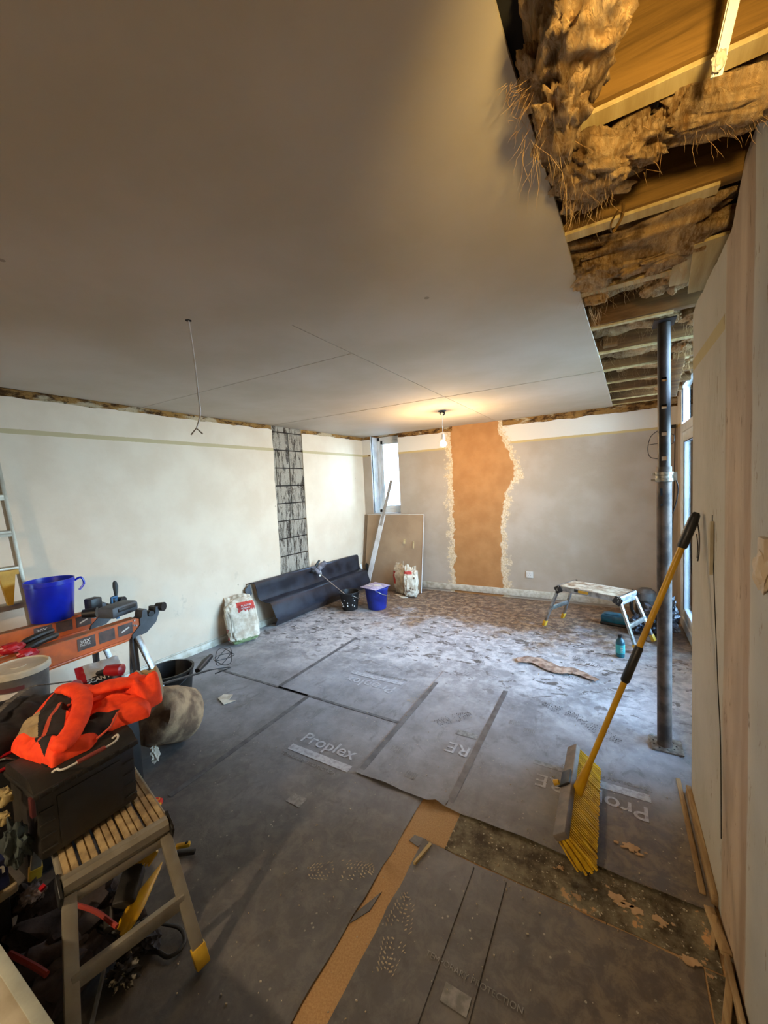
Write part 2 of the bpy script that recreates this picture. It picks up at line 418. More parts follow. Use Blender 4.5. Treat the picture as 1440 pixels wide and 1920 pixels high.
PGRN = mat('green_bag_print', (120, 138, 92), rough=.7); TEAL = mat('teal_plastic', (22, 96, 110), (14, 64, 78), .35); TURQ = mat('turquoise_label', (60, 168, 168), rough=.5)
PRINT = mat('pale_grey_print', (166, 164, 164), (134, 132, 131), .6, scale=40, lo=.3, hi=.6); TAPE = mat('dark_seam_tape', (92, 90, 89), (62, 60, 60), .55, world=True, scale=14)
PRINTN = mat('worn_grey_print', (136, 132, 126), (108, 104, 98), .7, scale=40); DUST = mat('dry_plaster_dust', (176, 158, 128), (140, 122, 96), .9)
CONC = mat('patio_concrete', (150, 150, 146), rough=.9, world=True, scale=2); HEDGE = mat('hedge', (70, 92, 52), (40, 58, 30), .8, world=True, scale=9)

def m_glass():
    m = bpy.data.materials.new('window_glass'); m.use_nodes = True; t = m.node_tree; t.nodes.clear()
    o = t.nodes.new('ShaderNodeOutputMaterial'); mx = t.nodes.new('ShaderNodeMixShader'); fr = t.nodes.new('ShaderNodeFresnel')
    a = t.nodes.new('ShaderNodeBsdfTransparent'); b = t.nodes.new('ShaderNodeBsdfGlossy'); b.inputs['Roughness'].default_value = .02
    a.inputs[0].default_value = (.93, .97, .96, 1)
    t.links.new(fr.outputs[0], mx.inputs[0]); t.links.new(a.outputs[0], mx.inputs[1]); t.links.new(b.outputs[0], mx.inputs[2]); t.links.new(mx.outputs[0], o.inputs[0])
    return m
GLASS = m_glass()
def m_emit(name, c, s):
    m = bpy.data.materials.new(name); m.use_nodes = True; t = m.node_tree; t.nodes.clear()
    o = t.nodes.new('ShaderNodeOutputMaterial'); e = t.nodes.new('ShaderNodeEmission'); e.inputs[0].default_value = (*c, 1); e.inputs[1].default_value = s
    t.links.new(e.outputs[0], o.inputs[0]); return m

# =================================================================== SETTING
# floor : chipboard boards on joists
fl = struct('floor', B().bb(XL - .3, .75, YB - .3, YF + .1, -.2, -.022), DARK)
xs = [XL - .05, -2.434, -1.234, -.034, .75]; ys = [YB, -.7, .75, 2.2, 3.7, YF + .05]
for i in range(len(xs) - 1):
    for j in range(len(ys) - 1):
        part('floor_panel', B().bb(xs[i] + .0015, xs[i + 1] - .0015, ys[j] + .0015, ys[j + 1] - .0015, -.022, 0, bev=.001), CHIP, fl)

# ---- left wall : masonry behind, paint skin in two sheets, chase of blocks between them
def ragged_skin(u0, u1, z0, z1, amp, seed, step=.03, side_amp=(0, 0)):
    """polygon in (u,z) with ragged top and optional ragged sides"""
    pts = [(u0, z0), (u1, z0)]
    n = max(2, int((z1 - z0) / .05)); m = max(2, int(abs(u1 - u0) / step))
    f = lambda t, k: noise.fractal(Vector((t * 6, seed + k, 0)), .9, 2.1, 5)
    if side_amp[1]: pts += [(u1 + side_amp[1] * f(z0 + (z1 - z0) * i / n, 7), z0 + (z1 - z0) * i / n) for i in range(1, n)]
    pts += [(u1 + (u0 - u1) * i / m, z1 + amp * f(u1 + (u0 - u1) * i / m, 0)) for i in range(m + 1)]
    if side_amp[0]: pts += [(u0 + side_amp[0] * f(z1 + (z0 - z1) * i / n, 3), z1 + (z0 - z1) * i / n) for i in range(1, n)]
    return pts
def skew_left(o):
    m = Matrix.Translation((XL, 2.2, 0)) @ Matrix.Rotation(R(-2.4), 4, 'Z') @ Matrix.Translation((-XL, -2.2, 0))
    o.location = m @ o.location; o.rotation_euler.z += R(-2.4); return o
wl = struct('wall_left', B().bb(XL - .25, XL - .035, YB - .2, YF + .3, -.1, 2.75), RAG)
part('render_coat', B().bb(XL - .035, XL - .012, YB, 3.505, 0, 2.398).bb(XL - .035, XL - .012, 4.01, YF + .06, 0, 2.398), RAG, wl, smooth=0)
part('paint_coat', B().prism(ragged_skin(YB, 3.505, 0, 2.338, .012, 1., side_amp=(0, .012)), XL - .012, XL, 'x'), WL, wl, smooth=0)
part('paint_coat', B().prism(ragged_skin(4.01, YF + .06, 0, 2.340, .014, 9., side_amp=(.004, 0)), XL - .012, XL, 'x'), WL, wl, smooth=0)
part('mortar_backing', B().bb(XL - .036, XL - .030, 3.49, 4.13, 0, 2.398), mat('black_mortar', (40, 33, 27), (24, 19, 15), .95), wl, smooth=0)
zt = 2.395; row = 0
while zt > .1:
    zb = zt - (.075 if row == 0 else .222); yy = 3.52
    cuts = [3.495] + ([3.55, 3.77] if row in (2, 3, 4) else [3.75 + .04 * ((row * 7) % 3 - 1)] if row % 2 == 0 else [3.77]) + [4.02 if row else 4.11]
    for k in range(len(cuts) - 1):
        part('block', B().box((XL - .026 + random.uniform(-.004, .004), (cuts[k] + cuts[k + 1]) / 2, (zt + zb) / 2), (.03, cuts[k + 1] - cuts[k] - .010, zt - zb - .013), (random.uniform(-.01, .01), 0, random.uniform(-.012, .012)), bev=.003), BLK, wl)
    zt = zb; row += 1
bl = struct('baseboard_left', B().bb(XL, XL + .012, YB, 5.30, .0, .07, bev=.003).bb(XL, XL + .006, YB, 5.30, .076, .084), BASE)

skew_left(wl); skew_left(bl)

# ---- far wall with window opening
wx0, wx1, wz0 = -3.335, -2.85, 1.165
wf = struct('wall_far', B().bb(wx1, .66, YF + .035, YF + .26, -.1, 2.75).bb(XL - .1, wx0 - .005, YF + .035, YF + .26, -.1, 2.75).bb(wx0 - .005, wx1, YF + .035, YF + .26, -.1, wz0 - .02).bb(wx0 - .005, wx1, YF + .035, YF + .26, 2.385, 2.75), RAG)
part('render_coat', B().bb(-1.99, .62, YF + .012, YF + .035, 0, 2.395).bb(wx1, -1.99, YF + .012, YF + .035, 0, 2.395).bb(XL, wx0, YF + .012, YF + .035, 0, 2.395).bb(wx0, wx1, YF + .012, YF + .035, 0, wz0 - .02), RAG, wf, smooth=0)
def skinY(u0, u1, z0, z1, amp, seed): return B().prism(ragged_skin(u0, u1, z0, z1, amp, seed), YF, YF + .012, 'y')
part('paint_coat', skinY(wx1, -1.97, .0, 2.325, .012, 4.), WF, wf, smooth=0)
part('new_plaster', skinY(-1.97, -1.27, .0, 2.392, .0, 5.), WF, wf, smooth=0)
part('paint_coat', skinY(-1.27, .62, .0, 2.313, .012, 6.), WF, wf, smooth=0)
part('paint_coat', skinY(XL, wx0 - .012, .0, 2.345, .006, 8.), WF, wf, smooth=0)
part('paint_coat', skinY(wx0, wx1, .0, wz0, .0, 8.), WF, wf, smooth=0)
part('window_reveal', B().bb(wx0 - .012, wx0, YF - .0005, YF + .25, wz0, 2.39).bb(wx1, wx1 + .006, YF + .001, YF + .25, wz0, 2.32).bb(wx0, wx1, YF, YF + .26, wz0 - .02, wz0), mat('reveal_paint', (212, 214, 214), rough=.6), wf, smooth=0)
bf = struct('baseboard_far', B().bb(-2.9, .60, YF - .016, YF, .035, .125, bev=.004), BASE)
part('rail_stub', B().bb(wx0 - .05, wx0 - .03, YF - .012, YF, 2.075, 2.105), DIRTYW, wf)

# window_1
w1 = struct('window_1', B().bb(wx0, wx0 + .05, YF + .19, YF + .25, wz0, 2.385, bev=.004).bb(wx1 - .03, wx1, YF + .19, YF + .25, wz0, 2.385, bev=.004).bb(wx0, wx1, YF + .19, YF + .25, 2.33, 2.385).bb(wx0, wx1, YF + .19, YF + .25, wz0, wz0 + .05), UPVC)
part('sash', B().bb(wx0 + .05, wx0 + .10, YF + .20, YF + .24, wz0 + .05, 2.33, bev=.004).bb(wx1 - .06, wx1 - .03, YF + .20, YF + .24, wz0 + .05, 2.33).bb(wx0 + .055, wx1 - .03, YF + .20, YF + .24, 2.27, 2.33, bev=.004).bb(wx0 + .055, wx1 - .03, YF + .20, YF + .24, wz0 + .05, wz0 + .11, bev=.004), UPVC, w1)
part('pane', B().bb(wx0 + .10, wx1 - .06, YF + .218, YF + .222, wz0 + .11, 2.27), GLASS, w1, smooth=0)

# ---- right wall stub and glazed doors beyond it
ye = 2.29
wr = struct('wall_right', B().bb(XR + .012, .62, YB, ye, -.1, 2.30).bb(.62, .66, YB - .1, ye, -.1, 2.62), GREY)
rt = [(YB, 0), (ye, 0), (ye, 2.30)]
for i in range(60):
    y = ye - (ye - 0.9) * i / 59
    base = 2.305 if y > 1.62 else (2.305 + (1.62 - y) * .9 if y > 1.48 else 2.43)
    rt.append((y, base + .012 * noise.fractal(Vector((y * 9, 2, 0)), .9, 2.1, 5)))
rt += [(.9, 2.44), (YB, 2.44)]
part('plaster_coat', B().prism(rt, XR, XR + .012, 'x'), WR, wr, smooth=0)
part('end_reveal', B().bb(XR + .002, .62, ye, ye + .012, 0, 2.3), GREY, wr, smooth=0)
part('crack', B().tube(smoothpts([(XR - .0005, 1.86, 1.42), (XR - .0005, 1.852, 1.33), (XR - .0005, 1.80, 1.05), (XR - .0005, 1.745, .8), (XR - .0005, 1.703, .62), (XR - .0005, 1.685, .3)], 4), .0022, 5), DARK, wr)
part('torn_plaster_flap', B().prism([(1.83, 1.40), (1.86, 1.385), (1.872, 1.30), (1.855, 1.235), (1.84, 1.20), (1.832, 1.28)], XR - .012, XR - .002, 'x'), mat('torn_plaster', (184, 172, 144), rough=.8), wr)
part('socket_back_box', B().box((XR - .003, 1.262, 1.375), (.02, .05, .085), bev=.006).blob((XR - .006, 1.262, 1.335), (.02, .035, .055), 3, .3, 3), mat('broken_plaster', (196, 178, 152), rough=.7, bump=.5), wr)
br = struct('baseboard_right', B().bb(XR - .02, XR, 1.72, ye + .02, 0, .05, bev=.004).bb(XR - .05, XR - .03, 1.75, 2.40, 0, .012, bev=.002), DIRTYW)
struct('trim_1', B().bar((.312, 1.52, .012), (.255, 1.30, .012), .02, .022, bev=.003).bar((.255, 1.32, .012), (.262, .6, .012), .022, .03, bev=.003).bar((.300, 1.52, .02), (.302, .6, .02), .014, .05, bev=.003), DIRTYW)
part_rub = solo('broken_timber_offcut', B().bar((.285, 1.70, .01), (.30, 1.52, .04), .03, .012, bev=.002).bar((.295, 1.66, .02), (.27, 1.55, .01), .012, .02), DIRTYW, 'broken brown skirting splinters at the foot of the right wall by its torn corner', 'timber offcut')

DX = .60
wfr = struct('wall_far_right', B().bb(.86, .9, ye - .4, YF + .3, -.1, 0.02), GREY)
d1 = struct('door_1', B().bb(DX, DX + .07, 5.00, 5.07, 0, 2.5, bev=.004).bb(DX, DX + .07, ye, 5.0, 2.44, 2.5).bb(DX, DX + .07, ye, 5.0, 1.99, 2.07, bev=.004).bb(DX, DX + .07, ye, 5.0, 0, .10, bev=.004), UPVC)
part('wall_return', B().bb(DX + .01, DX + .05, 5.07, YF + .03, 0, 2.5), WF, wfr, smooth=0)
for k, (a, b) in enumerate(((5.0, 3.65), (3.65, 2.3))):
    part('door_leaf', B().bb(DX + .012, DX + .06, a - .08, a, .10, 1.99, bev=.005).bb(DX + .012, DX + .06, b, b + .10, .10, 1.99, bev=.005).bb(DX + .012, DX + .06, b + .1, a - .08, .10, .2, bev=.005).bb(DX + .012, DX + .06, b + .1, a - .08, 1.89, 1.99, bev=.005), UPVC, d1)
    part('gasket', B().bb(DX + .006, DX + .013, a - .09, a - .08, .19, 1.9).bb(DX + .006, DX + .013, b + .1, a - .08, 1.885, 1.893).bb(DX - .002, DX + .006, a - .06, a - .055, 2.09, 2.42), GASK, d1, smooth=0)
    part('pane', B().bb(DX + .033, DX + .039, b + .1, a - .08, .2, 1.89), GLASS, d1, smooth=0)
    part('transom_pane', B().bb(DX + .033, DX + .039, b + .02, a - .05, 2.07, 2.44), GLASS, d1, smooth=0)

# ---- back of the room behind the camera, so light behaves
struct('wall_back', B().bb(XL - .1, .62, YB - .15, YB, -.1, 2.6), GREY)
wb = [(.9, .9)]
# ---- ceiling
ce = struct('ceiling', B().bb(XL - .2, .95, YB - .15, YF + .3, 2.62, 2.72), DECK)
edge = [(-.19, YB), (-.166, .83), (-.138, 1.36), (-.11, 2.32), (-.066, 3.35), (.0, YF)]
def exy(y):
    for (x0, y0), (x1, y1) in zip(edge, edge[1:]):
        if y0 <= y <= y1: return x0 + (x1 - x0) * (y - y0) / (y1 - y0)
def panel(poly): return B().prism(poly, ZC, ZC + .0125)
gp = .0028
part('plasterboard_panel', panel([(XL - .01, YB)] + [e for e in edge if e[1] < 1.5] + [(exy(1.5), 1.5), (XL - .01, 1.5)]), CEI, ce, smooth=0)
cs = [(-1.35, None, 1.5 - gp, 3.52), (-1.35, None, 3.52, YF), (XL - .01, -1.35, 3.51, YF), (XL - .01, -1.35, 2.01, 3.51), (XL - .01, -1.35, 1.5 - gp, 2.01)]
for x0, x1, y0, y1 in cs:
    y0 += .005 if y0 > 3.4 else 0; y1 -= .005 if 3.4 < y1 < 3.6 else 0
    if x1 is None:
        pl = [(x0 + gp, y0 + gp)] + [(exy(max(YB, y0 + gp)), y0 + gp)] + [(x, y) for x, y in edge if y0 < y < y1] + [(exy(y1 - gp), y1 - gp), (x0 + gp, y1 - gp)]
    else: pl = [(x0 + gp, y0 + gp), (x1 - gp, y0 + gp), (x1 - gp, y1 - gp), (x0 + gp, y1 - gp)]
    part('plasterboard_panel', panel(pl), CEI, ce, smooth=0)
part('void_backing', B().bb(XL - .1, -.36, YB, YF, ZC + .0125, ZC + .03), DARK, ce, smooth=0)
JY = [.05, .36, 1.075, 1.525, 2.025, 2.52, 3.045, 3.555, 4.04, 4.47, 4.955, 5.30]
for i, y in enumerate(JY):
    part('joist', B().bb(-.36, .60 if i > 3 else .45, y - .024, y + .024, 2.403, 2.62, bev=.003), JOI if i < 5 else JOD, ce)
    if 2 <= i: part('bright_underside', B().bar((-.22, y + .012, 2.399), (.27 + .2 * (i > 5), y + .012, 2.399), .046 if i < 5 else .032, .012, bev=.001), PALE, ce, smooth=0)  # pale strip put in as the joist's bright underside
part('nogging', B().bb(-.05, .03, 2.95, 3.0, 2.41, 2.55), JOD, ce)
part('wall_plate', B().bb(.34, .62, YB, ye + .1, 2.45, 2.60), DECK, ce)
part('lintel', B().bar((.40, 3.45, 2.43), (.48, 4.62, 2.35), .07, .11, bev=.004), JOD, ce)
part('lintel', B().bb(.45, .70, ye, YF, 2.5, 2.62), DECK, ce)
part('gypsum_offcut', B().bar((.30, 1.80, 2.38), (.335, 2.20, 2.36), .012, .10, up=(1, 0, 0)).bar((.24, 1.86, 2.40), (.25, 2.17, 2.40), .07, .02), PALE, ce)
part('dark_gap_board', B().bb(-.30, -.02, .30, .90, 2.404, 2.42), DARK, ce)  # black sheet painting in the darkness of the open gap

# outside
solo('garden_hedge', B().blob((5.5, 4, .35), (.6, 7, .8), 4, .3, 3), HEDGE, 'green garden hedge seen beyond the glazed doors', 'hedge')
solo('added_pale_wall', B().bb(.95, 7, 9.2, 9.5, -.15, 2.45), mat('pale_render', (214, 216, 210), rough=.9, world=True), 'added pale wall brightening the view through the far end of the glazed doors', 'wall')  # added outside so the door glass shows something pale and sky-lit
solo('neighbour_house', B().bb(-9, -5, 13, 16, -.15, 2.2).prism([(-9.2, 2.2), (-4.8, 2.2), (-7, 3.4)], 12.9, 16.1, 'y'), mat('house_render', (210, 205, 196), rough=.9), 'pale neighbouring house outside the corner window', 'house', smooth=0)
struct('ground_outside', B().bb(.9, 14, -4, 12, -.25, -.15).bb(-12, .9, YF + .3, 14, -.25, -.15), CONC)

# =================================================================== INSULATION in the open joist bays
def strands(b, n, c, sp, dr, ln, r=.00045, seed=0):
    rnd = random.Random(seed)
    for i in range(n):
        p = Vector((c[0] + rnd.uniform(-sp[0], sp[0]), c[1] + rnd.uniform(-sp[1], sp[1]), c[2] + rnd.uniform(-sp[2], sp[2])))
        d = Vector(dr) + Vector((rnd.uniform(-.35, .35), rnd.uniform(-.35, .35), rnd.uniform(-.2, .2))); L = ln * rnd.uniform(.4, 1)
        pts = [p]
        for k in range(5):
            d = d + Vector((rnd.uniform(-.35, .35), rnd.uniform(-.35, .35), rnd.uniform(-.3, .1))); pts.append(pts[-1] + d.normalized() * L / 5)
        b.tube(pts, [r, r, r * .9, r * .7, r * .5, r * .15], 4, cap=False)
    return b
def wool(name, label, lumps, hair, seed):
    t = thing(name, label, 'insulation', lumps[0][0], 'mineral wool batts in the open joist bays')
    for i, (c, s, rot) in enumerate(lumps):
        part('batt' if i == 0 else 'wool_fold', B().blob(c, s, 5, .55, 1.9, .7, rot, seed + i * 3.1, ridge=(i % 2 == 1)), FIB, t, smooth=180)
    b = B()
    for k, (c, sp, dr, ln, n) in enumerate(hair): strands(b, n, c, sp, dr, ln, seed=int(seed * 10) + k)
    part('loose_fibres', b, FIBL, t, kind='stuff', smooth=180)
wool('insulation_batt', 'long shaggy brown wool drape hanging over the ceiling board edge, frontmost of all',
     [((-.06, .84, 2.45), (.10, .20, .06), (0, 0, .1)), ((-.06, .88, 2.37), (.07, .20, .045), (.35, .1, .3)), ((-.09, .98, 2.335), (.05, .15, .03), (.2, .3, .25)), ((-.03, .78, 2.39), (.05, .18, .05), (.2, -.2, .1)), ((-.11, .90, 2.37), (.05, .09, .02), (.2, .2, .2))],
     [((-.12, .96, 2.33), (.05, .08, .02), (-.15, .6, -.25), .10, 34), ((-.15, .90, 2.35), (.03, .05, .015), (-.6, .1, -.2), .045, 50), ((-.15, 1.0, 2.33), (.008, .02, .01), (.05, .6, -.3), .22, 5)], 1.)
wool('insulation_batt', 'thick folded brown wool lump between the two nearest amber lit joists',
     [((.10, 1.27, 2.50), (.34, .15, .05), (0, 0, 0)), ((-.05, 1.21, 2.38), (.09, .12, .045), (.3, .2, .5)), ((.05, 1.20, 2.385), (.08, .09, .045), (.2, -.1, .9)), ((.21, 1.19, 2.385), (.13, .075, .045), (.3, .1, .2)), ((-.04, 1.33, 2.40), (.10, .08, .03), (.1, 0, -.4))],
     [((.18, 1.20, 2.36), (.14, .07, .02), (.3, .5, -.4), .07, 60), ((-.05, 1.25, 2.35), (.06, .1, .02), (0, .6, -.4), .09, 60)], 2.)
wool('insulation_batt', 'flat brown wool batt with a torn pale edge, behind the joist with the looped scrap',
     [((.10, 1.79, 2.455), (.36, .22, .075), (0, 0, 0)), ((-.06, 1.86, 2.40), (.08, .13, .04), (.1, .1, .3)), ((.17, 1.90, 2.41), (.16, .09, .035), (.1, -.1, -.1))],
     [((-.06, 1.95, 2.385), (.05, .05, .01), (.1, .5, -.5), .13, 45), ((.14, 1.98, 2.39), (.14, .03, .01), (.1, .5, -.4), .08, 50)], 3.)
wool('insulation_batt', 'ragged dusty wool tufts drooping in the bay just before the pale gypsum offcut',
     [((.08, 2.24, 2.53), (.34, .20, .05), (0, 0, 0)), ((-.07, 2.16, 2.42), (.05, .10, .03), (.4, .1, .2)), ((.22, 2.20, 2.44), (.10, .13, .04), (0, .1, .3))],
     [((-.07, 2.25, 2.40), (.03, .05, .01), (.05, .5, -.7), .14, 22), ((.15, 2.1, 2.42), (.15, .1, .01), (.1, .5, -.4), .08, 40)], 4.)
for i, (yc, lab) in enumerate(((2.78, 'grey brown wool in the bay directly before the steel prop head'), (3.30, 'thin torn wool in the first bay past the steel prop head'), (3.80, 'wispy pale wool in the second bay past the steel prop head'), (4.25, 'faint wool remnant in the third bay past the steel prop head'), (4.7, 'small wool remnant in the far bay above the glazed door'))):
    wool('insulation_batt', lab, [((.10 + .03 * i, yc, 2.50), (.34, .20, .05), (0, 0, 0)), ((.18 + .02 * i, yc - .05, 2.45), (.14, .10, .03), (.1, .1, .3)), ((.42, yc, 2.44), (.08, .14, .05), (.1, .1, .3))],
         [((.1, yc, 2.44), (.2, .12, .01), (.1, .4, -.6), .10, 40), ((.42, yc, 2.41), (.08, .12, .02), (.1, .4, -.6), .12, 40)], 5. + i)
fibre_scrap = solo('curled_wood_sliver', B().tube(smoothpts([(.02, 1.50, 2.41), (.0, 1.49, 2.37), (.005, 1.53, 2.365), (.03, 1.50, 2.385), (.035, 1.49, 2.42)], 5), .005, 6, flat=.4), JOI, 'curled sliver of wood looped on the second amber lit joist from the camera', 'wood scrap')
solo('hanging_metal_bead', B().bar((.19, .93, 2.44), (.165, 1.0, 2.31), .018, .002, up=(1, 0, 0)).bar((.196, .93, 2.44), (.171, 1.0, 2.31), .002, .018, up=(1, 0, 0)).blob((.172, .985, 2.325), (.012, .012, .02), 3, .3, 4), WHT, 'white plastered corner bead strip hanging lit beside the nearest joist', 'corner bead')

# =================================================================== FLOOR PROTECTION
def sheet(label, x0, x1, y0, y1, z, seed, lift=None, folds=(), jit=.004, name='floor_protection_sheet'):
    nx = max(3, int((x1 - x0) / .045)); ny = max(3, int((y1 - y0) / .045))
    def f(u, v):
        x = x0 + (x1 - x0) * u; y = y0 + (y1 - y0) * v
        zz = z + .0008 + .0012 * (noise.noise(Vector((x * 3, y * 3, seed))) + 1)
        if lift: zz += lift(x, y)
        for fx in folds: zz += .005 * math.exp(-((x - fx) / .010) ** 2)
        if u in (0, 1): x += jit * noise.noise(Vector((y * 9, seed, 1)))
        if v in (0, 1): y += jit * noise.noise(Vector((x * 9, seed, 2)))
        return Vector((x, y, zz))
    b = B(); b.grid(f, nx if not folds else nx * 4, ny, -.002 if False else .0008)
    return solo(name, b, SH, label, 'floor sheet', 'floor protection sheets', smooth=50)
def ytape(par, x, y0, y1, w=.035, z=.0045): part('seam_tape', B().bb(x - w / 2, x + w / 2, y0, y1, z - .0012, z), TAPE, par, smooth=0)
def xtape(par, x0, x1, y, w=.022, z=.0045): part('seam_tape', B().bb(x0, x1, y - w / 2, y + w / 2, z - .0012, z), TAPE, par, smooth=0)
Z3 = lambda x, y: frame((x, y, 0), (1, 0, 0), (0, 1, 0))
def printed(par, x, y, z, rot, s=.128, main='Proplex', bar=.45, sub='TEMPORARY PROTECTION'):
    m = Matrix.Translation((x, y, z)) @ Matrix.Rotation(rot, 4, 'Z')
    if main: lettering('printed_word', main, s, PRINT, m, par, sx=1.0, bold=.0015)
    t = m @ Matrix.Translation((-.01, -.095, 0))
    bb = B().bb(0, bar, 0, .052, -.0004, .0004); bb.xf(t); part('printed_bar', bb, PRINT, par, smooth=0)
    if sub: lettering('printed_line', sub, .034, PRINTN, m @ Matrix.Translation((-.02, -.145, 0)), par)

s1 = sheet('large dark grey sheet with upright white lettering, left of the bare chipboard slot', -2.045, -.842, -1.2, 2.203, 0, 1, jit=.010, lift=lambda x, y: .010 * math.exp(-((x + .85) / .05) ** 2) * max(0, noise.noise(Vector((y * 4, 3, 0))) + .3) if y < 1.6 else 0)
printed(s1, -1.735, 1.762, .0037, 0); ytape(s1, -2.04, 1.1, 2.19)
lettering('printed_word', 'PRO', .10, PRINTN, Matrix.Translation((-1.95, .78, .0037)) @ Matrix.Rotation(0, 4, 'Z'), s1)
bb = B().bb(-1.46, -1.37, 1.36, 1.42, .0040, .0037); part('printed_bar', bb, PRINTN, s1, smooth=0)
s0 = sheet('grey sheet running along the left wall behind the black mixing bucket', XL, -2.043, -1.2, 2.203, 0, 2); xtape(s0, -3.1, -2.05, 2.20)
s2 = sheet('short grey sheet whose folded front edge overlaps the lettered sheet', -1.25, -.722, 1.685, 3.035, .0045, 3, jit=.008, lift=lambda x, y: (.010 * math.exp(-((y - 1.69) / .04) ** 2) * (.6 + noise.noise(Vector((x * 7, 0, 5)))) + (.022 * math.exp(-((y - 1.69) / .03) ** 2) * math.exp(-((x + .76) / .03) ** 2))))
ytape(s2, -1.232, 1.72, 2.80, .035, .0085)
b3 = sheet('grey sheet under the broom with upside-down lettering', -.722, .302, 1.685, 3.035, .0045, 4, jit=.008, lift=lambda x, y: .009 * math.exp(-((y - 1.69) / .035) ** 2) * (.8 + noise.noise(Vector((x * 7, 0, 8)))))
ytape(b3, -.712, 1.72, 2.90, .035, .0085)
printed(b3, .135, 2.115, .0082, math.pi, .13, 'Proplex', .36, 'TEMPORARY PROTECTION')
lettering('printed_word', 'RE', .13, PRINT, Matrix.Translation((-.225, 2.12, .0082)) @ Matrix.Rotation(math.pi, 4, 'Z'), b3, bold=.001)
bb = B().bb(-.40, -.235, 2.19, 2.225, .0078, .0083); part('printed_bar', bb, PRINTN, b3, smooth=0)
lettering('printed_word', 'RE', .13, PRINT, Matrix.Translation((-.735, 2.16, .0082)) @ Matrix.Rotation(math.pi, 4, 'Z'), s2, bold=.001)
bb = B().bb(-.87, -.74, 2.25, 2.30, .0078, .0083); part('printed_bar', bb, PRINTN, s2, smooth=0)
for (xx, yy, pp) in ((-1.17, 1.93, s2), (-1.0, 1.78, s2), (-.5, 2.45, b3), (-.60, 2.5, b3)):
    bb = B()
    for k in range(6): bb.bb(xx + k * .012, xx + k * .012 + .004, yy, yy + .05, .0078, .0083)
    part('printed_ticks', bb, PRINTN, pp, kind='stuff', smooth=0)
s4 = sheet('grey sheet beside the leaning plaster bag by the left wall', XL, -2.355, 2.204, 3.36, .0, 5); ytape(s4, -2.36, 2.22, 3.33)
s5 = sheet('grey sheet with small upside-down lettering in the middle of the room', -2.357, -1.20, 2.204, 3.36, .0, 6); xtape(s5, -2.36, -1.25, 2.203)
printed(s5, -1.475, 2.60, .0037, math.pi, .15, 'Proplex', .50, 'TEMPORARY PROTECTION')
s6 = sheet('dusty grey sheet across the middle before the work platform', -1.202, .303, 3.033, 4.362, .0, 7, lift=None); xtape(s6, -1.2, .3, 3.03)
s7 = sheet('muddy grey sheet under the black and blue buckets', XL, -1.20, 3.359, YF, .0, 8)
s8 = sheet('muddy sheet before the far wall under the work platform', -1.202, .303, 4.36, YF, .0, 9)
s9 = sheet('narrow sheet along the glazed door threshold', .302, .60, 2.31, YF, .0, 10)
n1 = sheet('near dark sheet with two raised fold lines and a big boot print', -.745, .235, -1.2, 1.478, .0, 11, jit=.008, lift=lambda x, y: .012 * math.exp(-((y - 1.478) / .03) ** 2) * math.exp(-((x + .745) / .12) ** 2))
for fx in (-.508, -.378): part('fold_line', B().prism([(fx - .003, .001), (fx + .003, .001), (fx, .0075)], -1.2, 1.46, 'y'), SH, n1, smooth=0)
bb = B().bb(-.472, -.388, 1.004, 1.056, .0040, .0050); part('printed_bar', bb, PRINTN, n1, smooth=0)
lettering('printed_line', 'TEMPORARY PROTECTION', .026, PRINTN, Matrix.Translation((-.56, 1.09, .0048)), n1, sx=1.0)
lettering('printed_word', 'Pro', .12, PRINTN, Matrix.Translation((-.39, .90, .0037)), n1)
rg = ragged_skin(-.645, .285, 1.485, 1.70, .01, 4.)
vs = solo('vinyl_strip', B().prism(rg, .0, .003), STRIP, 'olive spattered strip of old vinyl between the near dark sheet and the folded sheets', 'floor strip', smooth=0)
solo('vinyl_strip', B().prism([(.245, .2), (.30, .2), (.31, 1.48), (.24, 1.478)], 0, .002), STRIP, 'thin olive vinyl edge strip between the near dark sheet and right skirting', 'floor strip', smooth=0)
for pts, lab in (([(-.735, 1.36), (-.725, 1.36), (-.698, 1.47), (-.712, 1.475)], 'pale torn paper sliver standing at the corner of the near dark sheet'),
                 ([(-.842, 1.05), (-.80, 1.12), (-.795, 1.20), (-.842, 1.09)], 'grey sheet scrap lying across the chipboard slot, nearest of the two scraps'),
                 ([(-.80, 1.45), (-.75, 1.44), (-.735, 1.49), (-.79, 1.485)], 'grey sheet scrap by the upper end of the chipboard slot')):
    solo('torn_sheet_scrap', B().prism(pts, .001, .004 if 'grey' in lab else .014), PALE if 'pale' in lab else SH, lab, 'scrap', smooth=0)

def boot(par, x, y, z, rot, L=.27, seed=0, m=DUST, wid=.095):
    rnd = random.Random(seed); b = B(); mt = Matrix.Translation((x, y, z)) @ Matrix.Rotation(rot, 4, 'Z')
    for i in range(18):
        v = i / 17
        if .36 < v < .5: continue
        hw = wid / 2 * (.75 + .35 * math.sin(min(1, v * 1.15) * 3.1)) * (.85 if v < .4 else 1)
        if v > .9: hw *= .7
        for k in range(6):
            u = (k - 2.5) / 3
            if rnd.random() < .22: continue
            cx = u * hw; cy = v * L + .006 * math.cos(u * 3)
            t = bmesh.new(); a = rnd.uniform(.3, 1); q = [t.verts.new((cx + dx * a + rnd.uniform(-.001, .001), cy + dy + u * dx, 0)) for dx, dy in ((-.006, -.002), (.005, -.003), (.006, .002), (-.004, .003))]
            t.faces.new(q); b.add(t, mt)
    part('boot_print', b, m, par, kind='stuff', smooth=0)
boot(s1, -1.10, 1.13, .0055, R(-60), .26, 1); boot(n1, -.655, .99, .0068, R(10), .25, 2, wid=.10); boot(s5, -1.30, 2.46, .0055, R(-30), .2, 6)
DKD = mat('dark_dirt', (46, 40, 36), rough=.9)
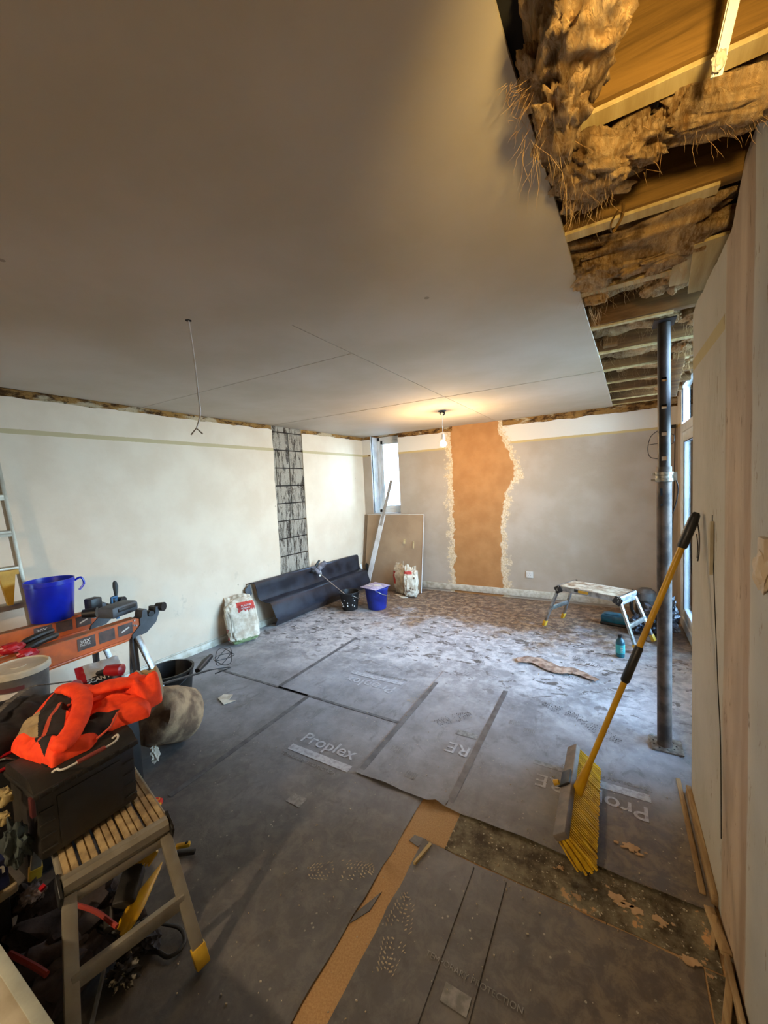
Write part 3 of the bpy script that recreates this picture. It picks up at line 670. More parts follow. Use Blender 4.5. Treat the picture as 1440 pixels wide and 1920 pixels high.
boot(s2, -1.02, 2.3, .0102, R(-40), .25, 3, DKD); boot(b3, -.2, 2.75, .0098, R(70), .25, 4, DKD); boot(s6, -.3, 3.3, .0055, R(50), .26, 5, DKD)
boot(b3, .02, 2.6, .0098, R(60), .26, 7, DKD); boot(s6, -1.0, 3.25, .0055, R(30), .25, 8, DKD); boot(s6, -.65, 3.7, .0055, R(10), .25, 9, DKD); boot(s6, -.1, 3.6, .0055, R(60), .25, 10, DKD); boot(s6, -1.0, 3.9, .0055, R(-20), .26, 12, DKD)
boot(s5, -1.7, 3.1, .0055, R(20), .25, 13, DKD)
b = B(); rnd = random.Random(5)
for i in range(520):
    if i < 330: x, y = rnd.uniform(-1.3, .25), rnd.uniform(.6, 2.3)
    else: x, y = rnd.uniform(-3.2, .2), rnd.uniform(1.5, 5.)
    if i % 4 == 0: x, y = rnd.uniform(-.6, .25), rnd.uniform(1.45, 1.75)
    r = rnd.uniform(.0009, .0032) * (1 if y < 3 else 1.8); b.box((x, y, .010 if x > -1.25 and 1.69 < y < 3.02 else .005), (r * 2, r * 1.4, r), (rnd.random() * 3, rnd.random(), rnd.random() * 3))
solo('plaster_crumbs', b, mat('crumb', (196, 184, 160), (150, 130, 100), .9), 'pale plaster crumbs and grit scattered over the floor sheets', 'debris', kind='stuff', smooth=0)
b = B()
for c, s in (((.05, 1.845, .0115), .045), ((-.13, 1.53, .005), .022), ((.0, 1.585, .005), .05), ((.06, 1.575, .005), .032), ((.11, 1.70, .008), .02), ((.13, 1.575, .005), .03), ((.2, 1.48, .005), .035), ((-.2, 1.62, .005), .018)):
    for k in range(4):
        ox, oy, rr = (0, 0, s) if k == 0 else (rnd.uniform(-1.5, 1.5) * s, rnd.uniform(-.9, .9) * s, s * rnd.uniform(.15, .35))
        pl = []
        for q in range(26):
            a = 2 * math.pi * q / 26; w_ = rr * (.7 + .55 * noise.fractal(Vector((math.cos(a) * 1.6 + c[0] * 20, math.sin(a) * 1.6, k + s * 90)), .8, 2, 4))
            pl.append((c[0] + ox + math.cos(a) * w_, c[1] + oy + math.sin(a) * w_ * .6))
        b.prism(pl, c[2] - .002, c[2] + .001)
solo('dry_filler_smears', b, mat('orange_filler', (184, 152, 114), (156, 122, 84), .9), 'flat orange dried filler smears around the vinyl strip right of the broom', 'debris', kind='stuff')

# =================================================================== OBJECTS
# ---- steel prop
def prop():
    x, y = .244, 2.675; t = thing('steel_prop', 'brown telescopic steel prop holding up the open joists beside the right wall end', 'prop', (x, y, .012))
    b = B()
    pl = []; 
    for k in range(28):
        a = 2 * math.pi * k / 28; rx = .085 * (1 + .12 * noise.noise(Vector((k * .9, 0, 0)))); pl.append((x + .01 + max(-.075, min(.075, rx * 1.3 * math.cos(a))), y + max(-.07, min(.07, rx * 1.3 * math.sin(a)))))
    part('base_plate', B().prism(pl, .0105, .016), GALV, t, smooth=0)
    for k in range(9): 
        a = k * .7; part('bolt_hole', B().cyl((x + .056 * math.cos(a), y + .052 * math.sin(a), .016), (x + .056 * math.cos(a), y + .052 * math.sin(a), .0168), .005, seg=8), DARK, t)
    part('plate_lip', B().tube(smoothpts([(x - .07, y - .02, .018), (x - .075, y + .03, .03), (x - .05, y + .07, .022)], 5), .004, 6), GALV, t)
    o = part('outer_tube', B().lathe([(.038, .016), (.036, .03), (.0355, 1.62), (.031, 1.62)], (x, y, 0), 28, cap0=True), RUST, t)
    # inner tube with real pin holes
    bm = bmesh.new(); n = 24; r = .0305; holes = []
    for zc in (1.665, 1.80, 1.945, 2.09): holes += [(zc - .0115, zc + .0115)]
    zs = [1.60]
    for a, c in holes: zs += [a, c]
    zs.append(2.392); dirn = math.atan2(-y, -x) if False else math.atan2(-2.675, -.244)
    for z in zs: 
        for k in range(n): bm.verts.new((x + r * math.cos(dirn + (k + .5) * 2 * math.pi / n), y + r * math.sin(dirn + (k + .5) * 2 * math.pi / n), z))
    bm.verts.ensure_lookup_table()
    for i in range(len(zs) - 1):
        for k in range(n):
            if i % 2 == 1 and k in (n - 1, n - 2, 0, n // 2 - 1, n // 2 - 2, n // 2): 
                if k in (n - 1, n // 2 - 1) : continue
                if k in (n - 2, n // 2 - 2, 0, n // 2): continue
            k2 = (k + 1) % n; bm.faces.new([bm.verts[i * n + k], bm.verts[i * n + k2], bm.verts[(i + 1) * n + k2], bm.verts[(i + 1) * n + k]])
    part('inner_tube', bm, STEEL, t)
    part('top_plate', B().box((x, y, 2.397), (.10, .14, .006)), STEEL, t)
    part('collar', B().lathe([(.038, 1.535), (.044, 1.54), (.044, 1.556), (.040, 1.558), (.040, 1.572), (.044, 1.574), (.044, 1.59), (.036, 1.592)], (x, y, 0), 24).bar((x - .062, y, 1.548), (x - .03, y, 1.548), .01, .012).bar((x - .058, y, 1.58), (x - .03, y, 1.58), .01, .012).bar((x + .03, y - .01, 1.565), (x + .056, y - .01, 1.565), .02, .045), GALV, t)
    part('pin_slot', B().bb(x - .022, x - .012, y - .040, y - .034, 1.50, 1.36 + .1), DARK, t)
    part('pin_hole', B().cyl((x - .016, y - .036, 1.41), (x - .016, y - .045, 1.41), .006, seg=10), DARK, t)
    part('pin_wire', B().tube(smoothpts([(x - .03, y, 1.82), (x - .062, y - .005, 1.79), (x - .075, y, 1.73), (x - .066, y, 1.68), (x - .03, y, 1.665)], 5), .002, 6).tube([(x - .075, y, 1.745), (x - .03, y, 1.75)], .002, 6).tube(smoothpts([(x + .028, y, 1.80), (x + .045, y, 1.785), (x + .042, y, 1.75), (x + .028, y, 1.74)], 5), .002, 6).tube(smoothpts([(x + .05, y - .01, 1.55), (x + .062, y, 1.5), (x + .055, y, 1.43), (x + .038, y, 1.36)], 5), .003, 6), STEEL, t, kind='stuff')
prop()

# ---- broom
def broom():
    t = thing('broom', 'yellow long-handled broom with grey head leaning on the right wall', 'broom', (-.14, 1.95, .007))
    p0 = Vector((-.150, 1.95, .13)); p1 = Vector((.296, 2.045, 1.415)); d = p1 - p0
    g = lambda a: p0 + d * a
    part('handle', B().cyl(g(.0), g(.62), .0125, seg=16).cyl(g(.58), g(.93), .0125, seg=16), YEL, t)
    part('socket', B().tube([g(-.03), g(.03), g(.10)], [.026, .021, .014], 14), YEL, t)
    part('mid_grip', B().tube([g(.415), g(.42), g(.54), g(.545)], [.015, .0185, .0175, .0145], 16), BLKP, t)
    part('end_grip', B().tube([g(.885), g(.89), g(.97), g(.992), g(1.0)], [.015, .0185, .0195, .0165, .010], 16), BLKP, t)
    hook = g(.97)
    part('hanging_loop', B().tube(smoothpts([hook + Vector((.014, -.01, 0)), hook + Vector((.017, -.03, -.05)), hook + Vector((.016, -.035, -.12)), hook + Vector((.014, -.02, -.16))], 5), .0025, 6).tube(smoothpts([hook + Vector((.012, -.005, -.05)), hook + Vector((.015, -.015, -.10)), hook + Vector((.014, -.005, -.15))], 5), .002, 6), BLKD, t)
    q = Vector((.62, 0, -.78)).normalized()
    # head block along Y ; bristles fan down and out
    hb = Matrix.Translation((-.198, 1.955, .115)) @ Matrix.Rotation(R(-38), 4, 'Y')
    b = B(); b.box((0, 0, 0), (.062, .62, .032), bev=.008); b.xf(hb); part('head', b, mat('grey_broom_head', (124, 112, 100), (104, 94, 84), .6, scale=20), t)
    b = B(); b.box((0, .03, .020), (.05, .10, .014), bev=.004); b.xf(hb); part('head_bracket', b, BLKP, t)
    b = B(); b.cyl((-.028, .0, .03), (-.052, -.0, .035), .011, .013, 12); b.xf(hb); part('clamp_knob', b, YEL, t)
    rnd = random.Random(3); b = B(); 
    for i in range(46):
        for j in range(6):
            v = (i + .5 * (j % 2)) / 45.5; yy = -.30 + .60 * v; xx = -.024 + .0096 * j
            L = .125 if j > 1 else .115
            tip = Vector((xx * 1.5 + .018 + rnd.uniform(-.004, .004), yy * 1.05 + rnd.uniform(-.004, .004) - .012, -.012 - L))
            b.tube([(xx, yy, -.012), Vector((xx, yy, -.012)).lerp(tip, .6) + Vector((.002, 0, 0)), tip], [.0035, .0042, .0055], 5)
    b.xf(hb); 
    for v in b.bm.verts: v.co.z = max(v.co.z, .0125)
    part('bristles', b, mat('yellow_bristles', (232, 188, 34), (190, 146, 16), .55, scale=30, st=(1, 1, .2)), t, kind='stuff')
broom()

# ---- folding work platform (used twice)
def platform(label, c, yaw, L, Wd, H, mt, nsl, groups, z0=.006, dark=BLKP, tone=None, fspread=.02, splay=.13):
    t = thing('work_platform', label, 'work platform', (c[0], c[1], z0), 'aluminium work platforms')
    m = Matrix.Translation((c[0], c[1], 0)) @ Matrix.Rotation(yaw, 4, 'Z')
    P = lambda n, b, mm, par=None, **k: part(n, b.xf(m), mm, par or t, **k)
    ys = []; y = -Wd / 2 + .004
    for g_ in groups:
        ys.append((y, y + g_[0] * Wd)); y += (g_[0] + g_[1]) * Wd
    for a, bb_ in ys:
        b = B(); k = max(1, int((bb_ - a) / .016)); b.bb(-L / 2 + .03, L / 2 - .03, a, bb_, H - .022, H - .004)
        for q in range(k): b.bb(-L / 2 + .03, L / 2 - .03, a + (bb_ - a) * (q + .12) / k, a + (bb_ - a) * (q + .88) / k, H - .004, H)
        P('tread_plank', b, tone or mt, smooth=0)
    for s in (-1, 1):
        b = B().prism([(s * (L / 2 - .032), H - .06), (s * (L / 2 - .032), H + .001), (s * (L / 2 - .010), H + .001), (s * L / 2, H - .012), (s * (L / 2), H - .035), (s * (L / 2 - .01), H - .045), (s * (L / 2 - .01), H - .06)], -Wd / 2, Wd / 2, 'y'); P('end_rail', b, mt)
        P('side_rail', B().bb(-L / 2 + .03, L / 2 - .03, s * Wd / 2 - .006, s * Wd / 2 + .006, H - .05, H - .002, bev=.002), mt)
        feet = []
        for r in (-1, 1):
            top = Vector((s * (L / 2 - .015), r * (Wd / 2 - .012), H - .05)); ft = Vector((s * (L / 2 + splay), r * (Wd / 2 + fspread), z0 + .02)); feet.append((top, ft))
            l = P('leg', B().bar(top, ft, .036, .022, up=(s, 0, 0), bev=.003), mt)
            P('rubber_foot', B().bar(ft + (top - ft).normalized() * .05, ft - (top - ft).normalized() * .012, .044, .030, up=(s, 0, 0), bev=.004), YELD, l)
            P('hinge_bracket', B().box((s * (L / 2 - .03), r * (Wd / 2 + .008), H - .04), (.075, .014, .072), (0, s * .5, 0), bev=.010), dark, t)
        for fr, h_, hw in ((.04, .012, .03), (.52, .020, .045)):
            a = feet[0][0].lerp(feet[0][1], fr); c2 = feet[1][0].lerp(feet[1][1], fr)
            P('crossbar', B().bar(a, c2, h_, hw, bev=.003), mt)
    return t, m
tf, mf = platform('silver folding work platform splashed with plaster, standing before the far wall', (-.17, 4.39), R(-24.5), .64, .32, .475, ALU, 5, [(.30, .03), (.3, .03), (.32, 0)], tone=mat('plaster_splashed_tread', (196, 182, 156), (140, 112, 82), .7, scale=14, bump=.3))
b = B(); rnd = random.Random(2)
for s in (-1, 1):
    for k in range(7): b.box((s * .30 + rnd.uniform(-.022, .022), -.178, .44 + rnd.uniform(-.025, .03)), (.005, .002, .005))
part('plaster_specks', b.xf(mf), WHT, tf, kind='stuff', smooth=0)
part('lock_strap', B().bb(-.08, .02, -.170, -.166, .44, .465).xf(mf), YELD, tf); part('lock_latch', B().bb(-.12, -.08, -.172, -.165, .445, .472).xf(mf), BLKP, tf)
tn, mn = platform('dusty silver folding work platform carrying the black toolbox, lower left', (-1.655, .635), R(-12.7), .60, .285, .47, ALUD, 9, [(.14, .03), (.14, .03), (.2, .02), (.2, .03), (.20, 0)], tone=mat('dusty_tread', (176, 150, 104), (120, 98, 66), .7, scale=16, bump=.3), fspread=.028, splay=.125)

# ---- small things by the far platform
def bottle():
    x, y = .04, 3.90; t = thing('drinks_bottle', 'small turquoise labelled bottle standing by the far platform foot', 'bottle', (x, y, .005))
    part('body', B().lathe([(0, .005), (.032, .006), (.035, .015), (.035, .13), (.031, .15), (.018, .168), (.016, .18)], (x, y, 0), 20), TEAL, t)
    part('label', B().lathe([(.0355, .04), (.0358, .041), (.0358, .115), (.0355, .116)], (x, y, 0), 20, cap0=False), TURQ, t)
    part('cap', B().cyl((x, y, .178), (x, y, .20), .019, .018, 14), BLKP, t)
    b = B(); 
    for k in range(3): b.box((x + .010, y - .0355, .06 + k * .016), (.018, .003, .006))
    part('label_mark', b, WHT, t, kind='stuff')
bottle()
t = thing('tool_case', 'teal and black power tool case on the floor behind the far platform', 'case', (.0, 4.78, .005))
part('case_body', B().box((.0, 4.78, .055), (.24, .16, .10), (0, 0, -.2), bev=.02), TEAL, t); part('case_foot', B().box((.0, 4.77, .018), (.25, .17, .028), (0, 0, -.2), bev=.008), BLKP, t); part('case_lid', B().box((-.02, 4.78, .108), (.14, .10, .014), (0, 0, -.2), bev=.006), TEAL, t)
PLAS = mat('crumpled_dark_plastic', (88, 96, 108), (44, 46, 50), .25, scale=9, bump=.9, bs=22, bd=.02)
t = thing('rubbish_sack', 'crumpled dark plastic rubbish sack behind the steel prop', 'sack', (.36, 4.62, .005))
part('sack_body', B().blob((.38, 4.66, .14), (.16, .17, .14), 5, .5, 2.4, .8, seed=3, flatz=-.135), PLAS, t); part('sack_lobe', B().blob((.22, 4.58, .09), (.10, .11, .09), 5, .5, 2.6, .8, seed=5, flatz=-.08), PLAS, t); part('sack_neck', B().blob((.47, 4.76, .24), (.07, .08, .15), 4, .5, 3, 1, seed=7), PLAS, t)
t = thing('vacuum_cleaner', 'upright dark grey vacuum cleaner against the far wall behind the prop', 'vacuum cleaner', (.33, 5.10, .005))
part('canister', B().lathe([(0, .005), (.09, .006), (.10, .03), (.10, .20), (.095, .215)], (.30, 5.10, 0), 28), BLKD, t)
part('motor_head', B().lathe([(.102, .215), (.104, .24), (.09, .30), (.05, .335), (0, .34)], (.30, 5.10, 0), 28, cap0=True), mat('vac_grey', (112, 108, 104), (70, 66, 62), .5), t); part('hose', B().tube(smoothpts([(.22, 5.02, .3), (.16, 4.98, .22), (.17, 4.98, .10), (.24, 4.94, .03)], 6), .018, 10), BLKP, t)
solo('hanging_cable', B().tube(smoothpts([(.585, 5.35, 2.08), (.583, 5.35, 1.8), (.575, 5.34, 1.4), (.56, 5.33, 1.0), (.545, 5.32, .75), (.54, 5.30, .5), (.52, 5.28, .42)], 6), .005, 6).bb(.50, .595, 5.355, 5.368, 2.075, 2.11), BLKD, 'dark thin cable hanging down the far corner beside the glazed door', 'cable')
PBR = mat('crumpled_brown_paper', (170, 140, 116), (112, 84, 66), .8, scale=16, bump=.6, bs=40)
def paper(label, pts, w, seed):
    b = B(); sp = smoothpts(pts, 8); n = len(sp) - 1
    def f(u, v):
        i = min(int(u * n), n - 1); p = sp[i].lerp(sp[i + 1], u * n - i); d = (sp[i + 1] - sp[i]).normalized(); s = Vector((-d.y, d.x, 0)); wd = w * (.45 + .8 * abs(math.sin(u * 3.0 + .3)))
        q = p + s * (v - .5) * wd; q.z += .012 + .022 * abs(noise.noise(Vector((u * 9, v * 4, seed)))) * (1 - abs(2 * v - 1) * .4); return q
    b.grid(f, 44, 8, .0015); return solo('crumpled_paper', b, PBR, label, 'paper', smooth=60)
paper('long crumpled brown paper strip on the dusty floor left of the broom handle', [(-.74, 3.44, .004), (-.60, 3.50, .004), (-.42, 3.40, .004), (-.28, 3.42, .004), (-.12, 3.33, .004)], .11, 1)

# ---- sockets
def socket(name, label, c, nrm, s=.086):
    t = thing(name, label, 'socket', c); c = Vector(c); n = Vector(nrm); u = Vector((0, 0, 1)).cross(n)
    m = Matrix((u, n, Vector((0, 0, 1)))).transposed()
    part('face_plate', B().box(c + n * .005, (s * 1.0, .010, s), m, bev=.003), WHT, t)
    b = B()
    for dx, dz in ((0, .012), (-.012, -.010), (.012, -.010)): b.box(c + n * .0102 + u * dx + Vector((0, 0, dz)), (.004, .002, .007), m)
    part('pin_slots', b, BLKP, t, kind='stuff', smooth=0); part('switch', B().box(c + n * .012 + u * .028 + Vector((0, 0, .025)), (.010, .004, .014), m), WHT, t, smooth=0); return t
socket('wall_socket', 'white single socket low on the grey far wall', (-.965, YF, .335), (0, -1, 0))
skew_left(socket('wall_socket', 'cream socket low on the left wall near the window corner', (XL, 5.02, .31), (1, 0, 0)))

# ---- ceiling cable
t = thing('ceiling_cable', 'bare white cable with split ends dangling from a hole in the ceiling', 'cable', (-1.69, 1.18, ZC))
part('sheath', B().tube(smoothpts([(-1.69, 1.178, 2.395), (-1.705, 1.20, 2.28), (-1.695, 1.20, 2.16), (-1.69, 1.20, 2.04), (-1.70, 1.21, 1.97), (-1.745, 1.215, 1.905)], 6), .0035, 8), WHT, t)
for dx in (-.028, .028): part('core', B().tube([(-1.745, 1.215, 1.907), (-1.745 + dx, 1.215 + dx * .4, 1.878)], [.0025, .0035], 6), ALUD, t)
part('ceiling_hole', B().cyl((-1.69, 1.178, ZC - .001), (-1.69, 1.178, ZC + .001), .014, seg=12), DARK, t)

# ---- leaning boards in the window corner
BRD = mat('plasterboard_brown_face', (160, 134, 104), (146, 120, 92), .7, world=True, scale=3)
def lean(name, label, cat, x0, x1, y0, y1, h, th, m, z0=.006):
    b = B(); dy = y1 - y0; L = math.hypot(dy, h); b.box((0, 0, L / 2), (x1 - x0, th, L), bev=.001); b.xf(Matrix.Translation(((x0 + x1) / 2, y0, z0)) @ Matrix.Rotation(-math.atan2(dy, h), 4, 'X')); return solo(name, b, m, label, cat, smooth=0)
bd = lean('plasterboard_sheet', 'large brown plasterboard sheet leaning under the corner window', 'board', -3.43, -2.44, 5.13, 5.335, 1.15, .0125, BRD)
part('paper_scuff', B().box((-2.75, 5.145, .30), (.05, .002, .14), (-.17, 0, 0)).box((-2.72, 5.205, .75), (.03, .002, .07), (-.17, 0, 0)).box((-2.58, 5.22, .70), (.02, .002, .1), (-.17, 0, 0)), PALE, bd, kind='stuff', smooth=0)
part('cut_edge', B().box((-2.4375, 5.226, .575), (.006, .0145, 1.15), (-.176, 0, 0)).bb(-3.43, -2.44, 5.325, 5.342, 1.145, 1.151), WHT, bd, smooth=0)
lean('plasterboard_sheet', 'narrow darker plasterboard strip in the corner behind the large brown sheet', 'board', -3.50, -3.36, 5.17, 5.352, 1.14, .0125, mat('plasterboard_shaded_face', (128, 108, 86), (116, 98, 78), .7))
tr = thing('timber_length', 'long pale grey timber length leaning diagonally across the window', 'timber', (-3.36, 5.05, .006))
a0, a1 = Vector((-3.33, 5.03, .02)), Vector((-2.985, 5.36, 1.68)); am = a0.lerp(a1, .58)
TIM = mat('pale_grey_painted_timber', (208, 206, 202), (184, 180, 174), .6, scale=5)
part('wide_length', B().bar(a0, am + (a1 - a0) * .1, .075, .012, up=(0, 1, 0)), TIM, tr, smooth=0); part('narrow_length', B().bar(am, a1, .045, .014, up=(0, 1, 0)), mat('grey_timber_tip', (150, 142, 132), rough=.7), tr, smooth=0)

# ---- black trough leaning on the left wall
def trough():
    t = thing('gutter_trough', 'long folded black plastic trough leaning on the left wall beneath the block chase', 'trough', (-3.5, 4.0, .006))
    prof = [(-3.618, .548), (-3.600, .562), (-3.578, .560), (-3.566, .545), (-3.560, .38), (-3.545, .335), (-3.455, .318), (-3.438, .305), (-3.392, .14), (-3.398, .115), (-3.47, .035), (-3.50, .010)]
    n = 26
    def f(u, v, half=None):
        i = v * (len(prof) - 1); k = min(int(i), len(prof) - 2); fr = i - k; x = prof[k][0] + (prof[k + 1][0] - prof[k][0]) * fr; z = prof[k][1] + (prof[k + 1][1] - prof[k][1]) * fr
        y = 2.97 + 2.02 * u + (.28 * v if u < .5 else .10 * v) * (1 - 2 * abs(u - .5) * 0)
        z += .006 * noise.noise(Vector((y * 3, v * 4, 0))); x += .012 * noise.noise(Vector((y * 2, v * 3, 9)))
        return Vector((x, y, max(z - .02 * u * (1 - v), .009)))
    b = B(); b.grid(f, n, 33, .006); part('folded_sheet', b, mat('black_sheet_plastic', (40, 42, 50), (20, 20, 26), .32, scale=5, bump=.2, bs=20), t, smooth=40)
    part('torn_end_flap', B().prism([(5.04, .10), (5.13, .12), (5.20, .22), (5.19, .36), (5.14, .40), (5.11, .37), (5.12, .25), (5.05, .20)], -3.50, -3.494, 'x'), BLKP, t, smooth=0)
    part('end_strip', B().bar((-3.53, 5.03, .40), (-3.52, 5.06, .24), .006, .03), WHT, t, smooth=0)
    part('left_corner_fold', B().prism([(2.93, .50), (3.00, .56), (3.02, .44), (2.97, .38)], -3.60, -3.592, 'x'), GRYP, t, smooth=0)
    part('splash', B().blob((-3.555, 4.05, .50), (.006, .018, .018), 2, .2).blob((-3.55, 4.12, .45), (.006, .03, .05), 3, .4), WHT, t, kind='stuff'); return t
skew_left(trough())

# ---- paper bags of plaster
def bag(label, c, w, d, h, rz, ry, rx=0, red=None, seed=0, open_top=True, grn=False, spots=0):
    c = Vector(c); m = Matrix.Translation(c) @ Euler((rx, ry, rz)).to_matrix().to_4x4()
    t = thing('plaster_bag', label, 'bag', c)
    b = B(); b.blob((0, 0, 0), (w / 2, d / 2, h / 2), 5, .10, 2.6, .45, seed=seed)
    for v in b.bm.verts:
        q = v.co; tt = q.z / h + .5
        k = 1 + .06 * math.sin(tt * 3); q.y *= k * (1 - .45 * max(0, tt - .72) / .28); q.x *= 1 + .06 * noise.noise(Vector((tt * 6, seed, 0)))
        q += Vector((1, 1, 0)) * .010 * (noise.ridged_multi_fractal(q * 16 + Vector((seed, 0, 0)), 1, 2, 4, 1, 2) - 1)
    bb_ = [v.co.z for v in b.bm.verts]; lo = min(bb_)
    for v in b.bm.verts: v.co.z += -lo
    b.xf(m); o = part('paper_sack', b, [PAPER, PRED, PGRN], t, smooth=60)
    mi = m.inverted()
    def inside(p, x0, x1, z0, z1):
        q = mi @ p; return q.y < 0 and x0 * w < q.x < x1 * w and z0 * h < q.z < z1 * h
    if red: paint(o, 1, lambda p, n: inside(p, *red))
    if grn: paint(o, 2, lambda p, n: (mi @ p).z < .09 * h and (mi @ p).y < 0)
    paint(o, 1, lambda p, n: (mi @ p).x < -.47 * w and .05 * h < (mi @ p).z < .4 * h)
    b = B(); rnd = random.Random(seed)
    def f(u, v):
        a = (u - .5) * w * .8; return Vector((a, (v - .5) * d * .15 + .01 * math.sin(u * 30 + seed), h * .94 + .06 * v * (1 + .8 * noise.noise(Vector((u * 2.5, v, seed))))))
    b.grid(f, 26, 5, .002); b.xf(m); part('torn_top', b, PAPER, t, smooth=60)
    if spots:
        b = B()
        for k in range(spots): b.blob((rnd.uniform(-.35, .35) * w, -d * .50, rnd.uniform(.15, .85) * h), (.014, .006, .016), 2, .3, seed=k)
        b.xf(m); part('printed_symbol', b, mat('brown_print', (120, 96, 78), rough=.8), t, kind='stuff')
    return t, m, o
t, m, o = bag('white plaster bag with a red panel slumped against the left wall', (-3.375, 2.735, .005), .34, .13, .48, R(68), 0, R(-20), red=(-.12, .42, .68, .88), seed=1, grn=True)
fm = lambda x, z, y: m @ Matrix.Translation((x, y, z)) @ Matrix.Rotation(R(90), 4, 'X')
lettering('bag_lettering', 'PLASTER', .026, WHT, fm(-.005, .37, -.078), t, sx=1.1, ext=.0012); lettering('bag_lettering', 'BONDING', .020, WHT, fm(-.005, .345, -.078), t, ext=.0012)
bag('white plaster bag with grey symbols standing right of the blue bucket', (-2.50, 4.93, .005), .20, .17, .40, R(18), 0, 0, red=(-.55, .1, .83, .93), seed=4, spots=7)
bag('torn open plaster bag with red trim behind the symbol-marked bag', (-2.70, 5.02, .005), .22, .13, .42, R(-20), R(-4), 0, red=(-.6, -.2, .35, .8), seed=6)
solo('paper_scrap', B().prism([(-2.78, 4.93), (-2.58, 4.80), (-2.52, 4.86), (-2.70, 4.98)], .005, .009), PAPER, 'small flat paper scrap on the floor between blue bucket and standing plaster bag', 'paper', smooth=0)

# ---- buckets
def bucket(label, c, r0, r1, h, m, z0=.005, tilt=None, lip=.008, handle='down', hm=None, hz=0):
    t = thing('bucket', label, 'bucket', (c[0], c[1], z0), 'builders buckets'); c = Vector((c[0], c[1], 0)); mt = Matrix.Translation((c.x, c.y, z0)) @ (Euler(tilt).to_matrix().to_4x4() if tilt else Matrix())
    b = B(); b.lathe([(0, .0), (r0 - .004, .0), (r0, .004), (r1, h - .03), (r1 + .003, h - .028), (r1 + lip, h - .01), (r1 + lip, h), (r1 - .004, h), (r0 - .006, .008), (0, .008)], seg=40, cap0=False); b.xf(mt); part('shell', b, m, t, smooth=50)
    b = B(); a0 = hz
    if handle == 'down': pts = [Vector((math.cos(a0 + a) * (r1 + .014), math.sin(a0 + a) * (r1 + .014), h - .02 - .10 * math.sin(a))) for a in [math.pi * k / 16 for k in range(17)]]
    else: pts = [Vector((r1 * math.cos(a0) + .0 , r1 * math.sin(a0), h - .03)), Vector(((r1 + .035) * math.cos(a0), (r1 + .035) * math.sin(a0), h - .015)), Vector(((r1 + .05) * math.cos(a0), (r1 + .05) * math.sin(a0), h - .06)), Vector(((r1 + .02) * math.cos(a0), (r1 + .02) * math.sin(a0), h - .10))]
    b.tube(smoothpts(pts, 3), .0035 if handle == 'down' else .007, 8); b.xf(mt); part('handle', b, hm or m, t)
    for s in (0, math.pi):
        if handle == 'down': part('handle_ear', B().cyl((r1 * math.cos(a0 + s), r1 * math.sin(a0 + s), h - .025), ((r1 + .018) * math.cos(a0 + s), (r1 + .018) * math.sin(a0 + s), h - .025), .012, seg=12).xf(mt), m, t)
    return t, mt
tb, mb = bucket('small black bucket splashed with plaster, holding the mixing drill', (-3.00, 4.12), .098, .128, .235, BLKP, handle='down', hm=GALV, hz=R(-40))
b = B(); rnd = random.Random(4)
for k in range(12):
    a = R(rnd.uniform(-130, -10)); rr = .115; b.box((-3.0 + rr * math.cos(a), 4.12 + rr * math.sin(a), rnd.uniform(.05, .2)), (.010, .010, .018), (rnd.random(), rnd.random(), 0))
part('plaster_splashes', b, WHT, tb, kind='stuff'); part('leftover_mix', B().blob((-3.0, 4.12, .15), (.105, .105, .02), 3, .4), mat('wet_mix', (150, 140, 128), rough=.9), tb)
bucket('blue bucket on the floor with a plasterers hawk lying on its rim', (-2.685, 4.29), .118, .150, .285, BLUD, hm=GALV, handle='down', hz=R(-60))
t = thing('plasterers_hawk', 'square lilac plasterers hawk plate lying on the floor-standing blue bucket', 'hawk', (-2.69, 4.27, .292))
part('plate', B().box((-2.69, 4.27, .298), (.28, .28, .005), (.03, .02, R(-13)), bev=.002), mat('lilac_plaster_film', (178, 168, 190), (132, 124, 150), .6, scale=18, bump=.3), t)
part('dried_plaster', B().blob((-2.67, 4.30, .303), (.07, .05, .004), 3, .6).blob((-2.75, 4.24, .303), (.05, .03, .003), 3, .6), WHT, t, kind='stuff')
t = thing('mixing_drill', 'grey mixing drill with its paddle shaft standing in the small black bucket', 'drill', (-3.06, 4.12, .02))
dr = mat('drill_grey', (118, 116, 122), (70, 68, 74), .5, scale=25)
top = Vector((-3.40, 4.02, .47)); bot = Vector((-3.02, 4.12, .16)); dv = (top - bot).normalized()
part('shaft', B().cyl(bot, top, .006, seg=8), ALU, t); part('gear_housing', B().tube([top - dv * .01, top + dv * .05, top + dv * .10, top + dv * .13], [.022, .034, .036, .026], 14), dr, t)
part('motor_body', B().tube([top + dv * .05 + Vector((0, .02, .01)), top + dv * .07 + Vector((.01, .12, .04)), top + dv * .08 + Vector((.02, .19, .06))], [.036, .040, .032], 14), dr, t)
part('grip', B().tube([top + dv * .05 + Vector((0, -.02, 0)), top + dv * .05 + Vector((0, -.10, .01))], [.016, .018], 12).tube([top + dv * .10 + Vector((.0, .02, .01)), top + dv * .10 + Vector((.03, .09, .10))], [.018, .014], 10), BLKP, t, kind='stuff')
part('mixing_whisk', B().tube([bot, bot - dv * .05], [.012, .03], 10), GALV, t)

